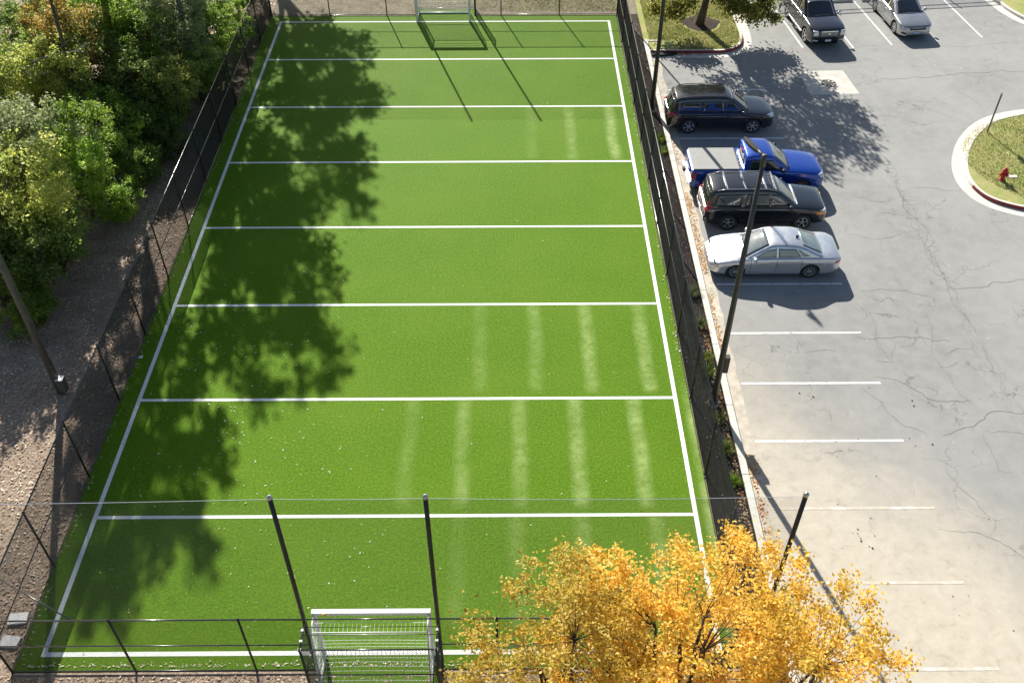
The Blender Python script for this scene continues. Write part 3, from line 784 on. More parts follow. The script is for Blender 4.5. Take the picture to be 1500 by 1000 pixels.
# tall trees on the bank whose crowns stand above the frame and shade the turf
tall = [(-3.6, 15.5, 14, 3.3), (-2.6, 9.3, 14.5, 3.1), (-5.0, 3.6, 14, 2.7), (-2.9, -3.0, 14, 3.0), (-5.0, -9.6, 14, 2.6), (-5.8, -13.9, 13, 1.4)]
tv = []
for k in range(3):
    tb, L = crown_mesh('tall', (0, 0, 14), (3.2, 3.2, 4.0), 90, 10500, .165, 40 + k, base=(-1.6, 0, 0), fork=.55, trunk_r=.2, limb_n=9, clu_r=.50, shell=.3, gap=.34)
    mt = make_mesh('trunk', tb.v, tb.f, True); mt.materials.append(M['bark'])
    V, F = leaf_quads(L, .165); mc = make_mesh('crown', V, F); mc.materials.append(LM['mid']); tv.append((mt, mc))
tl = 'tall woodland tree on the bank with its high crown shading the turf'
for i, (x, y, h, r_) in enumerate(tall):
    root = empty('woodland_tree', (x, y, 14 * (0) + (h - 14)), label=tl, cat='tree', group='tall trees on the bank')
    root.location.z = 0; root.scale = (r_ / 3.2, r_ / 3.2, h / 14); root.rotation_euler.z = rnd.uniform(-.5, .5)
    mt, mc = tv[i % 3]; link('trunk', mt, root); link('crown', mc, root)

# shrubs and young trees on the bank
sv = []
for k in range(5):
    tb, L = crown_mesh('shrub', (0, 0, 0), (1, 1, .95), 100, 10500, .06, 60 + k, base=(0, 0, -1.6), fork=.3, trunk_r=.05, limb_n=7, clu_r=.15, shell=.35, gap=.2)
    mt = make_mesh('trunk', tb.v, tb.f, True); mt.materials.append(M['bark'])
    V, F = leaf_quads(L, .046); mc = make_mesh('crown', V, F); mc.materials.append(LM['mid']); sv.append((mt, mc))
SH = [ # x, y, crown centre height, radius, leaf, label
 (-5.0,-26.1,1.0,1.15,'bright','low bright green bush at the foot of the leaning light pole'),
 (-5.6,-24.6,2.2,1.9,'mid','broad mid-green bush at the left edge above the light pole'),
 (-4.9,-23.0,1.8,1.55,'mid','rounded green bush facing the leaf litter just above the leaning light pole'),
 (-3.9,-19.2,.9,1.15,'bright','low bright green shrub at the edge of the leaf litter, halfway up the bank'),
 (-5.6,-22.8,3.6,2.1,'lime','large sunlit yellow-green tree at the left edge'),
 (-4.9,-18.3,3.4,1.4,'bright','bright green young tree with a rounded sunlit top in the middle of the bank'),
 (-4.4,-20.2,3.0,1.45,'bright','bright green shrub below the sunlit yellow-green tree'),
 (-7.0,-20.5,4.4,1.9,'pale','pale grey-green sparse tree at the left edge'),
 (-4.1,-13.6,1.4,1.6,'mid','mid-green shaded shrub beside the upper leaf litter'),
 (-4.3,-12.4,2.6,1.7,'mid','mid-green shaded young tree behind the shaded shrub'),
 (-6.1,-11.9,3.2,1.9,'dark','dark tree with scattered yellow leaves in the middle of the bank'),
 (-2.6,-12.3,2.8,1.25,'lime','yellow-green sapling leaning against the upper light pole'),
 (-1.9,-10.0,2.2,1.25,'mid','mid-green shrub just right of the upper light pole'),
 (-2.0,-6.3,2.4,1.5,'bright','bright green shrub close to the far left corner of the fence'),
 (-3.2,-9.0,3.6,1.8,'pale','grey-green shrub around the top of the upper light pole'),
 (-4.8,-10.0,3.4,1.7,'bright','bright green tree left of the grey-green shrub'),
 (-7.0,-12.0,5.0,1.7,'rust','orange-leaved tree near the top left of the bank'),
 (-6.9,-14.2,4.2,1.5,'lime','narrow yellow-green tree below the orange-leaved tree'),
 (-8.9,-14.8,4.2,1.6,'lime','yellow-green tree at the left edge beside the bare trunk'),
 (-6.1,-9.2,4.6,1.6,'bright','bright green treetop right of the orange-leaved tree'),
 (-3.2,-14.0,.7,1.2,'dark','low dark green groundcover shrub on the shaded bank'),
 (-11.6,-9.0,3.4,2.0,'dark','dark tree behind the bare grey trunk'),
 (-6.4,-18.7,3.6,1.8,'pale','grey-green pale tree above the sunlit yellow-green tree'),
 (-8.6,-17.4,2.8,1.9,'mid','mid-green tree low at the left edge under the pale sparse tree'),
 (-9.8,-12.5,2.6,2.0,'mid','mid-green tree under the orange-leaved tree at left'),
 (-4.4,-5.5,2.9,1.9,'mid','mid-green tree at the top edge above the grey-green shrub'),
 (-6.6,-5.0,3.4,2.2,'dark','dark green tree at the top edge left of the light pole'),
 (-9.4,-6.2,3.6,2.4,'mid','mid-green tree at the top edge behind the orange leaves'),
 (-3.0,-1.8,2.0,1.6,'bright','bright green tree at the top edge nearest the field corner'),
 (-2.9,1.6,2.2,1.7,'mid','green shrub behind the far left fence corner'),
 (-6.2,-1.0,2.4,2.2,'dark','dark green shrub at the very top edge of the bank'),
 (-5.6,-15.9,2.2,1.6,'mid','green shrub tucked under the bright green young tree'),
 (-12.2,-12.6,3.0,2.0,'mid','green tree at the far left behind the bare trunk'),
 (-3.7,-16.6,.9,1.25,'mid','low green shrub spilling onto the leaf litter below the bright green young tree'),
 (-3.5,-11.0,1.2,1.5,'bright','low bright green shrub at the foot of the upper light pole'),
 (-5.2,-14.6,1.6,1.7,'bright','bright green shrub in the hollow between the two halves of the woodland'),
 (-3.0,-7.8,1.4,1.6,'mid','green shrub hugging the fence above the upper light pole'),
 (-6.0,-7.4,3.0,1.9,'lime','yellow-green tree high on the bank left of the grey-green shrub'),
 (-8.2,-10.2,3.8,1.9,'bright','bright green tree behind the orange-leaved tree'),
 (-7.6,-24.3,2.6,2.0,'mid','green bush at the left edge beneath the large yellow-green tree'),
]
for i, (x, y, h, r_, lf, lab) in enumerate(SH):
    root = empty('shrub' if h < 3 else 'young_tree', (x, y, h), rnd.uniform(0, 6.28), label=lab, cat='shrub' if h < 3 else 'tree', group='shrubs and young trees on the bank')
    root.scale = (r_ * 1.05, r_ * 1.05, max(r_ * .95, h / 1.6 * .62) if h > 3 else r_ * .95)
    mt, mc = sv[i % 5]
    link('trunk', mt, root); c = link('crown', mc, root)
    c.material_slots[0].link = 'OBJECT'; c.material_slots[0].material = LM[lf]
# bare grey tree in the top left
root = empty('bare_tree', (-9.4, -12.4, 0), label='bare grey leaning tree trunk with leafless limbs in the top left corner', cat='tree')
b = MB(); rs = random.Random(3)
def limb(p, d, L, r, lev):
    pts = [p]; n = 5
    for i in range(n):
        d = (d + Vector((rs.uniform(-.2, .2), rs.uniform(-.2, .2), rs.uniform(-.05, .15)))).normalized(); p = p + d * (L / n); pts.append(p)
    b.path(pts, [r * (1 - .6 * i / n) for i in range(n + 1)], 7 if lev == 0 else 4)
    if lev < 3:
        for k in range(4 if lev else 5):
            j = rs.randint(2, n); dd = (d + Vector((rs.uniform(-.9, .9), rs.uniform(-.9, .9), rs.uniform(-.2, .6)))).normalized()
            limb(pts[j], dd, L * rs.uniform(.4, .65), r * .42, lev + 1)
limb(Vector((0, 0, 0)), Vector((-.16, .05, 1)), 7.5, .2, 0)
b.build('trunk', M['barkgrey'], root, True)
# loose sticks on the bank
for i, (x, y, a, L, h, lab) in enumerate([(-7.2, -15.3, .5, 2.6, 5.2, 'pale dead branch lying across the grey-green tree'), (-8.6, -15.0, -.3, 2.2, 4.6, 'thin pale dead branch beside the bare trunk')]):
    b = MB(); b.path([(0, 0, 0), (L * .4, .1, .12), (L * .7, -.05, .1), (L, .12, .3)], [.035, .03, .02, .008], 5)
    b.path([(L * .4, .1, .12), (L * .6, .5, .3), (L * .8, .7, .35)], [.02, .012, .005], 4)
    b.path([(L * .6, 0, .11), (L * .75, -.4, .2), (L * .95, -.6, .2)], [.018, .01, .004], 4)
    o = b.build('dead_branch', M['barkgrey'], None, True, (x, y, h)); o.rotation_euler.z = a
    tag(o, lab, 'branch')

# planting-strip tufts
tuft_lab = ['green grass tuft in the mulch beside the rear of the blue pickup', 'smaller grass tuft in the mulch beside the tailgate of the blue pickup', 'grey-green tuft in the mulch beside the shadow of the silver sedan', 'dull tuft in the mulch between two kerb joints above the light pole', 'yellow-green seedling in the mulch just above the foot of the near light pole', 'bushy green tuft left of the foot of the near light pole', 'bright green seedling just below the foot of the near light pole', 'tall green tuft in the mulch near the sandy stalls', 'small green tuft lowest in the mulch strip']
for i, (x, y) in enumerate([(20.25, -13.27), (20.3, -14.3), (20.2, -24.5), (20.2, -26.4), (20.2, -28.1), (20.05, -28.9), (20.1, -31.1), (20.15, -32.5), (20.2, -33.8)]):
    n = 260; t = rng.uniform(0, 6.28, n); rr = np.abs(rng.normal(size=n)) * .13; s = [1, .8, 1.1, 1.1, .9, 1.2, .9, 1.25, .8][i]
    hgt = rng.uniform(.08, .32, n) * s
    B0 = np.stack([rr * np.cos(t), rr * np.sin(t), np.zeros(n)], 1); T = B0 + np.stack([np.cos(t) * hgt * .6, np.sin(t) * hgt * .6, hgt], 1)
    W = np.stack([-np.sin(t), np.cos(t), np.zeros(n)], 1) * .010
    V = np.stack([B0 - W, B0 + W, T + W * .2, T - W * .2], 1).reshape(-1, 3)
    me = make_mesh('grass_tuft', V, np.arange(4 * n).reshape(n, 4)); me.materials.append(LM[['bright', 'mid', 'pale', 'pale', 'lime', 'mid', 'lime', 'mid', 'bright'][i]])
    tag(link('grass_tuft', me, None, (x, y, .05)), tuft_lab[i], 'plant', 'tufts in the planting strip')

# fallen leaves
def U(a, c, n): return rng.uniform(a, c, n)
n = 1200; xs = U(-.5, 19, n); ys = U(-40, 0, n)
dens = np.clip((8 - xs) / 9, .10, 1) * np.clip((-ys) / 30, .2, 1); k = rng.random(n) < dens
pts = [np.stack([xs[k], ys[k]], 1)]
for cx, cy, s, m_ in ((5.5, -33, 1.6, 60), (8.0, -36.2, 1.4, 22), (6.2, -37.3, 1.5, 24), (1.3, -27, 1.2, 40), (3, -31, 1.5, 40), (4, -28, 2.0, 30)):
    pts.append(rng.normal(size=(m_, 2)) * s + np.array([cx, cy]))
pts = np.concatenate(pts); pts = pts[(pts[:, 0] > -.55) & (pts[:, 0] < 19.2) & (pts[:, 1] > -40) & (pts[:, 1] < .2)]
flat_leaves('fallen_leaves', pts, .062, M['leaf_pale'], .012)
e = np.concatenate([np.stack([U(-.60, -.45, 260), U(-40, -5, 260)], 1), np.stack([U(-.5, 19.2, 420), -40.02 + np.abs(rng.normal(size=420)) * .06], 1), np.stack([U(19.12, 19.26, 160), U(-30, -3, 160)], 1)])
flat_leaves('fallen_leaves', e, .07, M['leaf_pale'], .012)
g1 = []
for y0, y1, m_, w in ((-23.2, -17.5, 420, .10), (-27.5, -24.4, 150, .07), (-33.4, -32.6, 120, .16), (-5.2, -4.5, 5, .1), (-40, -33, 260, .12), (-15.2, -13.5, 40, .1)):
    g1.append(np.stack([20.80 + np.abs(rng.normal(size=m_)) * w, U(y0, y1, m_), np.zeros(m_)], 1))
g1.append(np.stack([U(22.2, 23.6, 110), -4.5 - np.abs(rng.normal(size=110)) * .10, np.zeros(110)], 1))
g1.append(np.stack([20.42 - np.abs(rng.normal(size=600)) * .12, U(-40, -26, 600), np.full(600, .05)], 1))
flat_leaves('fallen_leaves', np.concatenate(g1), .085, M['leaf_fall'], .012)
n = 46000; xs = U(-9, -.7, n); ys = U(-46, 3, n)
flat_leaves('leaf_litter', np.stack([xs, ys], 1), .085, M['leaf_brown'], .005)
n = 3500; flat_leaves('mulch_chips', np.stack([U(19.4, 20.45, n), U(-42, 0, n), np.full(n, .05)], 1), .07, M['chip'], .004)
n = 6000; flat_leaves('leaf_litter', np.stack([U(-.6, 19.3, n), -40.3 - np.abs(rng.normal(size=n)) * 1.2], 1), .09, M['leaf_brown'], -.01)

# grass blades on lawns (stuff)
def blades(name, pts, h, mat):
    n = len(pts); t = rng.uniform(0, 6.28, n); hh = h * rng.uniform(.5, 1.5, n)
    B0 = pts; T = B0 + np.stack([np.cos(t) * hh * .7, np.sin(t) * hh * .7, hh], 1); W = np.stack([-np.sin(t), np.cos(t), np.zeros(n)], 1) * .014
    V = np.stack([B0 - W, B0 + W, T + W * .3, T - W * .3], 1).reshape(-1, 3)
    me = make_mesh(name, V, np.arange(4 * n).reshape(n, 4)); me.materials.append(mat); o = link(name, me); o['kind'] = 'stuff'
LM['lawn'] = mat_leaf('lawn_blade', [(0., (.16, .20, .04)), (.5, (.42, .43, .14)), (1., (.68, .62, .34))], .4, .5)
n = 26000; p_ = np.stack([U(20.8, 25.9, n), U(-4.2, 3, n), np.full(n, .125)], 1); k = ((p_[:, 0] - 23.95) / 1.1) ** 2 + ((p_[:, 1] + 1.1) / 1.0) ** 2 > 1; k &= ~((p_[:, 0] > 25.2) & (p_[:, 1] < -3.5)) & ~((p_[:, 0] < 22.3) & (p_[:, 1] < -3.2))
blades('grass_blades', p_[k], .06, LM['lawn'])
n = 26000; p_ = np.stack([U(33.9, 42, n), U(-19.4, -11, n), np.full(n, .128)], 1)
k = (((p_[:, 0] - 40) / 5.9) ** 2 + ((p_[:, 1] + 15.3) / 4.3) ** 2) < 1
blades('grass_blades', p_[k], .055, LM['lawn'])
n = 20000; p_ = np.stack([U(0, 20, n), U(.8, 4.5, n), np.full(n, 0.)], 1); p_ = p_[(rng.random(n) < np.clip((p_[:, 0] - 8) / 8, .08, 1)) & ((p_[:, 0] < 7.5) | (p_[:, 0] > 11.3) | (p_[:, 1] > 1.4))]
blades('grass_blades', p_, .07, LM['lawn'])

# dark spots and pebbles on the sandy part of the lot
b = MB()
for i in range(36):
    x = rnd.uniform(21.6, 28); y = rnd.uniform(-40, -29); s = rnd.choice([.012, .018, .018, .03])
    if i > 25: x = 24.2 + (i - 40) * .035 + rnd.uniform(-.25, .25); y = -36.3 - (i - 40) * .05 + rnd.uniform(-.3, .3)
    b.box(-s, s, -s * .7, s * .7, 0, s * .5, Matrix.Translation((x, y, .004)) @ Matrix.Rotation(rnd.random() * 3, 4, 'Z'))
o = b.build('pebbles', M['chip']); o['kind'] = 'stuff'

# ------------------------------------------------------------------ small things
b = MB()
b.box(-.27, .27, -.18, .18, 0, .04)
b.box(-.26, -.01, -.17, .17, .045, .055); b.box(.01, .26, -.17, .17, .045, .06)
o = b.build('paving_slab', M['paper'], None, False, (-1.08, -38.53, .01)); o.rotation_euler.z = .1
tag(o, 'white paving slab by the near left fence corner, the upper one of two', 'paving slab', 'white slabs in the fence corner')
o2 = o.copy(); COL.objects.link(o2); o2.location = (-1.05, -39.25, .01); o2.rotation_euler.z = -.12
tag(o2, 'white paving slab by the near left fence corner, the lower one nearer the corner post', 'paving slab', 'white slabs in the fence corner')
b = MB(); b.add([(-.09, -.06, 0), (.08, -.07, .01), (.1, .05, .03), (-.06, .08, .0), (0, 0, .06)], [(0, 1, 4), (1, 2, 4), (2, 3, 4), (3, 0, 4)])
tag(b.build('litter', M['paper'], None, False, (-.52, -27.85, .01)), 'scrap of white paper at the turf edge under the left fence', 'litter')
# sign edge-on
root = empty('street_sign', (35.98, -12.8, .12), label='thin dark sign post on the traffic island seen edge-on', cat='sign')
b = MB(); b.box(-.03, .03, -.025, .025, 0, 2.05); b.build('sign_post', M['signback'], root)
va = math.atan2(40.35, -23.0)  # direction towards the road: plate is turned away from the lot
b = MB(); b.box(-.20, .20, -.008, .008, 1.45, 2.05); s_ = b.build('sign_plate', M['signback'], root); s_.rotation_euler.z = math.atan2(-40.35, -23.03)
# hydrant
root = empty('fire_hydrant', (35.15, -16.86, .12), label='red fire hydrant on the grass of the traffic island', cat='fire hydrant')
b = MB(); b.lathe([(.14, 0), (.14, .05), (.10, .06), (.095, .40), (.125, .41), (.125, .46), (.11, .47)], 18); b.build('barrel', M['hydrant'], root, True)
b = MB(); b.lathe([(.115, .47), (.11, .53), (.08, .59), (.035, .62), (.03, .67), (0, .67)], 16); b.build('bonnet', M['hydrant'], root, True)
for a in (0, 180, 270):
    b = MB(); Mx = Matrix.Rotation(R(a + 20), 4, 'Z') @ Matrix.Translation((.08, 0, .36)) @ Matrix.Rotation(R(90), 4, 'Y')
    b.lathe([(.055, 0), (.055, .08), (.07, .08), (.07, .12), (0, .125)], 12, Mx); b.build('outlet', M['hydrant'], root, True)
b = MB(); b.box(-.17, .17, -.09, .09, 0, .03); b.box(-.15, .15, -.07, .07, .03, .035)
o = b.build('utility_cover', M['paper'], None, False, (35.76, -16.6, .13)); tag(o, 'small white utility cover in the grass beside the hydrant', 'cover')

# wheel stops along the upper stalls
ws_lab = ['concrete wheel stop at the far left of the upper row beside the island tree', 'concrete wheel stop behind the black SUV that faces the camera', 'concrete wheel stop in the empty stall between the two upper cars', 'concrete wheel stop behind the silver car that faces the camera', 'concrete wheel stop right of the silver car in the upper row']
for i, (x, y) in enumerate([(27.25, 1.55), (29.95, 1.75), (32.45, 1.95), (34.9, 2.15), (37.5, 2.4)]):
    root = empty('wheel_stop', (x, y, 0), .10, label=ws_lab[i], cat='wheel stop', group='wheel stops in the upper row')
    b = MB(); pr = [(-.11, 0), (-.10, .08), (-.05, .13), (.05, .13), (.10, .08), (.11, 0)]
    vs = [(-.95, a_, c_) for a_, c_ in pr] + [(.95, a_, c_) for a_, c_ in pr]
    b.add(vs, [(j, j + 1, j + 7, j + 6) for j in range(5)] + [(5, 4, 3, 2, 1, 0), (6, 7, 8, 9, 10, 11)])
    b.build('block', M['concrete'], root)
# picket fence just beyond the top of the picture: its shadow crosses the stalls
root = empty('picket_fence', (34, 3.3, 0), R(6.5), label='black metal picket fence behind the wheel stops of the upper row', cat='fence')
b = MB()
for i in range(150): b.box(-7.5 + i * .1 - .008, -7.5 + i * .1 + .008, -.008, .008, .05, 1.78)
b.build('picket', M['black'], root)
for z in (1.78, 1.48, .15):
    b = MB(); b.box(-7.55, 7.4, -.02, .02, z - .02, z + .02); b.build('fence_rail', M['black'], root)
for i in range(7):
    b = MB(); b.box(-7.5 + i * 2.45 - .03, -7.5 + i * 2.45 + .03, -.03, .03, 0, 1.9); b.build('post', M['black'], root)

# ------------------------------------------------------------------ vehicles
def interp(c, x):
    xs_ = [p[0] for p in c]; ys_ = [p[1] for p in c]
    # smooth monotone (cosine-free) cubic: catmull on non-uniform knots limited
    if x <= xs_[0]: return ys_[0]
    if x >= xs_[-1]: return ys_[-1]
    for i in range(len(c) - 1):
        if xs_[i] <= x <= xs_[i + 1]:
            h = xs_[i + 1] - xs_[i]; d = (ys_[i + 1] - ys_[i]) / h
            dm = (ys_[i] - ys_[i - 1]) / (xs_[i] - xs_[i - 1]) if i > 0 else d
            dp = (ys_[i + 2] - ys_[i + 1]) / (xs_[i + 2] - xs_[i + 1]) if i + 2 < len(c) else d
            m0 = 0 if dm * d <= 0 else 2 * dm * d / (dm + d); m1 = 0 if dp * d <= 0 else 2 * dp * d / (dp + d)
            t = (x - xs_[i]) / h
            return ys_[i] * (2 * t**3 - 3 * t**2 + 1) + ys_[i + 1] * (-2 * t**3 + 3 * t**2) + h * m0 * (t**3 - 2 * t**2 + t) + h * m1 * (t**3 - t**2)

def car(name, label, loc, rz, sp):
    L, W, paint = sp['L'], sp['W'], M[sp['paint']]
    hw = W / 2; xF, xB = L / 2, -L / 2; xf, xr = sp['axles']; RW = sp['wr']; RA = RW + .055
    root = empty(name, loc, rz, label=label, cat=sp['cat'], group=None)
    plan = lambda x: interp(sp['plan'], x); deck = lambda x: interp(sp['deck'], x); sh = lambda x: interp(sp['shoulder'], x)
    sill = sp['sill']
    def zlow(x):
        z = sill
        if x > xF - .55: z = sill + .05 * (x - xF + .55) / .55
        if x < xB + .6: z = max(z, sill + .10 * (xB + .6 - x) / .6)
        for xc in (xf, xr):
            d = abs(x - xc)
            if d < RA: z = max(z, RW + math.sqrt(max(0, RA * RA - d * d)) * 1.0)
        return z
    X = set(np.round(np.linspace(xB, xF, 56), 3))
    for xc in (xf, xr):
        for k in range(-8, 9): X.add(round(xc + RA * math.sin(k / 8 * math.pi / 2), 3))
        X.add(round(xc - RA - .004, 3)); X.add(round(xc + RA + .004, 3))
    X = sorted(X)
    # end shaping
    secs = []
    nside = 9
    def section(x, s=1., xx=None):
        w = plan(x); zl = zlow(x); zs = sh(x); zd = deck(x); pts = []
        zs = max(zs, zl + .05)
        for i in range(nside + 1):
            z = zl + (zs - zl) * i / nside
            q = (z - .55) / .55
            y_ = w * (1 - (.035 if z > .55 else .05) * q * q) - (.018 if i == 0 else 0)
            crease = .012 * math.exp(-((z - (zs - .14)) / .05) ** 2)
            pts.append((y_ + crease, z))
        ys_ = pts[-1][0]
        pts += [(ys_ - .025, zs + .030), (ys_ - .075, max(zs + .045, zs + (zd - zs) * .45)), (ys_ * .72, zs + (zd - zs) * .80), (ys_ * .38, zs + (zd - zs) * .96), (0, zd)]
        zc = .62
        return [((x if xx is None else xx), y_ * s, zc + (z - zc) * s) for y_, z in pts]
    rows = [section(xB + .02, .86, xB), section(xB + .05, .95, xB + .015)]
    rows += [section(x) for x in X if xB + .07 < x < xF - .07]
    rows += [section(xF - .05, .95, xF - .015), section(xF - .02, .86, xF)]
    def loft(rows, cap=True):
        n = len(rows[0]); v = []; f = []
        for r_ in rows:
            v += r_ + [(a, -b_, c) for a, b_, c in r_[-2::-1]]
        m_ = 2 * n - 1
        for j in range(len(rows) - 1):
            for i in range(m_ - 1):
                f.append((j * m_ + i, j * m_ + i + 1, (j + 1) * m_ + i + 1, (j + 1) * m_ + i))
        if cap:
            f.append(tuple(range(m_ - 1, -1, -1))); f.append(tuple((len(rows) - 1) * m_ + i for i in range(m_)))
        return v, f
    v1, f1 = loft(rows)
    # cabin
    roof = lambda x: interp(sp['roof'], x); tum = sp['tumble']
    g0, g1 = sp['roof'][0][0], sp['roof'][-1][0]
    GX = sorted(set(np.round(np.linspace(g0, g1, 44), 3)) | {round(p[0], 3) for p in sp['roof']})
    grow = []; rfx = sp['roof_front']; rrx = sp['roof_rear']
    for x in GX:
        zb = sh(x) - .03; zt = max(roof(x), zb + .012); wb = plan(x) * .955 - .035; H_ = zt - zb
        pts = []
        cv = .16 if x > rfx else (-.10 if x < rrx else 0)
        cv *= min(1, abs(x - (rfx if x > rfx else rrx)) / .25) if cv else 0
        for i in range(7):
            z = zb + (H_ - min(.07, H_ * .4)) * i / 6; pts.append((wb - (z - zb) * tum - .02 * max(0, (z - zb) - .25), z))
        y_ = pts[-1][0]; c_ = min(.07, H_ * .4)
        pts += [(y_ - .028, zt - c_ * .45), (y_ - .085, zt - c_ * .12), (y_ * .66, zt + .012), (y_ * .33, zt + .022), (0, zt + .026)]
        grow.append([(x - cv * (b_ / hw) ** 2, b_, c) for b_, c in pts])
    v2, f2 = loft(grow)
    mb = MB(); mb.add(v1, f1); o1 = mb.build('body', paint, root, True)
    mg = MB(); mg.add(v2, f2); o2_ = mg.build('cabin', paint, root, True)
    for o_ in (o1, o2_):
        es = o_.modifiers.new('es', 'EDGE_SPLIT'); es.split_angle = R(42)
    tree_ = BVHTree.FromPolygons([Vector(p) for p in v1 + v2], [tuple(f) for f in f1] + [tuple(i + len(v1) for i in f) for f in f2])
    def decal(nm_, quad, axis, mat, off=.006, nu=10, nv=6, side=1, parent=root):
        """quad: 4 points a,b,c,d in the plane (side: x,z; front/back: y,z; top: x,y) -> patch laid on the body"""
        a, b_, c, d = [Vector(q) for q in quad]; vv = []; ff = []; ok = {}
        for j in range(nv + 1):
            for i in range(nu + 1):
                u, w = i / nu, j / nv; p = (a * (1 - u) + b_ * u) * (1 - w) + (d * (1 - u) + c * u) * w
                if axis == 'side': o_, dr = Vector((p.x, side * 3, p.y)), Vector((0, -side, 0))
                elif axis == 'front': o_, dr = Vector((4, p.x, p.y)), Vector((-1, 0, 0))
                elif axis == 'back': o_, dr = Vector((-4, p.x, p.y)), Vector((1, 0, 0))
                else: o_, dr = Vector((p.x, p.y, 4)), Vector((0, 0, -1))
                h, nrm, _, _ = tree_.ray_cast(o_, dr)
                if h is not None: ok[(i, j)] = len(vv); vv.append(h - dr * off)
        for j in range(nv):
            for i in range(nu):
                ks = [(i, j), (i + 1, j), (i + 1, j + 1), (i, j + 1)]
                if all(k in ok for k in ks): ff.append(tuple(ok[k] for k in ks))
        if not ff: return None
        m_ = MB(); m_.add(vv, ff); ob = m_.build(nm_, mat, parent, True)
        sol = ob.modifiers.new('sol', 'SOLIDIFY'); sol.thickness = .006; sol.offset = 0
        return ob
    rect_ = lambda a, c, e, g_: [(a, e), (c, e), (c, g_), (a, g_)]
    # glass
    fx0, fx1 = sp['wind']; wy0, wy1 = sp['windy']   # bottom x, top x ; half widths
    gl = M[sp.get('glass', 'glass')]
    decal('windshield_trim', [(fx0 + .04, -wy0 - .03), (fx0 + .04, wy0 + .03), (fx1 - .035, wy1 + .02), (fx1 - .035, -wy1 - .02)], 'top', M['plastic'], .003, 14, 10)
    ws = decal('windshield', [(fx0, -wy0), (fx0, wy0), (fx1, wy1), (fx1, -wy1)], 'top', gl, .009, 14, 10)
    if 'rearw' in sp:
        mode, q = sp['rearw']
        decal('rear_window', q, mode, M[sp.get('rglass', 'glass')], .008, 12, 8)
    for side in (1, -1):
        for q in sp['sidew']: decal('side_window', q, 'side', gl if sp.get('clearside') else M['glass'], .007, 10, 6, side)
        for xs_, z0_, z1_ in sp['seams']: decal('door_seam', rect_(xs_ - .006, xs_ + .006, z0_, z1_), 'side', M['under'], .0015, 1, 10, side)
        for xh, zh in sp['handles']: decal('door_handle', rect_(xh - .09, xh + .09, zh - .018, zh + .018), 'side', M[sp.get('handlemat', 'plastic')] if sp.get('handlemat') else paint, .022, 5, 2, side)
        # mirror
        xm, zm = sp['mirror']; b_ = MB()
        b_.lathe([(0, -.10), (.06, -.09), (.09, -.03), (.095, .03), (.06, .075), (0, .08)], 12, Matrix.Translation((xm, side * (hw + .06), zm)) @ Matrix.Rotation(R(90) * side, 4, 'X') @ Matrix.Scale(1.0, 4))
        b_.box(xm - .03, xm + .03, min(side * (hw - .12), side * (hw + .02)), max(side * (hw - .12), side * (hw + .02)), zm - .05, zm - .01)
        b_.build('mirror', M[sp.get('mirrormat', sp['paint'])], root, True)
        if 'step' in sp:
            b_ = MB(); s0, s1, zz = sp['step']; b_.box(s0, s1, min(side * (hw - .06), side * (hw + .03)), max(side * (hw - .06), side * (hw + .03)), zz, zz + .05)
            b_.build('side_step', M[sp.get('stepmat', 'chrome')], root)
        for q, mt in sp['heads']: decal('headlight', [(side * y_, z) for y_, z in q], 'front', M[mt], .008, 8, 6)
        for q, ax, mt in sp['tails']:
            if ax == 'back': decal('taillight', [(side * y_, z) for y_, z in q], 'back', M[mt], .008, 6, 8)
            else: decal('taillight', q, 'side', M[mt], .008, 6, 6, side)
    for nm_, q, ax, mt, off in sp['decals']: decal(nm_, q, ax, M[mt], off, 16, 5)
    if 'rails' in sp:
        r0_, r1_, yr = sp['rails']
        for side in (1, -1):
            b_ = MB(); pts = []
            for i in range(9):
                x = r0_ + (r1_ - r0_) * i / 8; h, *_ = tree_.ray_cast(Vector((x, side * yr, 4)), Vector((0, 0, -1))); pts.append((x, side * yr, h.z + (.045 if 0 < i < 8 else .0)))
            b_.path(pts, .018, 6); b_.build('roof_rail', M[sp.get('railmat', 'plastic')], root, True)
        for xc in sp.get('cross', []):
            h, *_ = tree_.ray_cast(Vector((xc, yr, 4)), Vector((0, 0, -1))); b_ = MB(); b_.box(xc - .025, xc + .025, -yr, yr, h.z + .05, h.z + .07)
            b_.build('cross_bar', M[sp.get('railmat', 'chrome')], root)
    # underbody and wheels
    b_ = MB(); b_.box(xB + .25, xF - .25, -hw + .33, hw - .33, .20, .62); b_.box(xB + .18, xF - .16, -hw + .16, hw - .16, RW * 2 + .03, RW * 2 + .06)
    b_.build('underbody', M['under'], root)
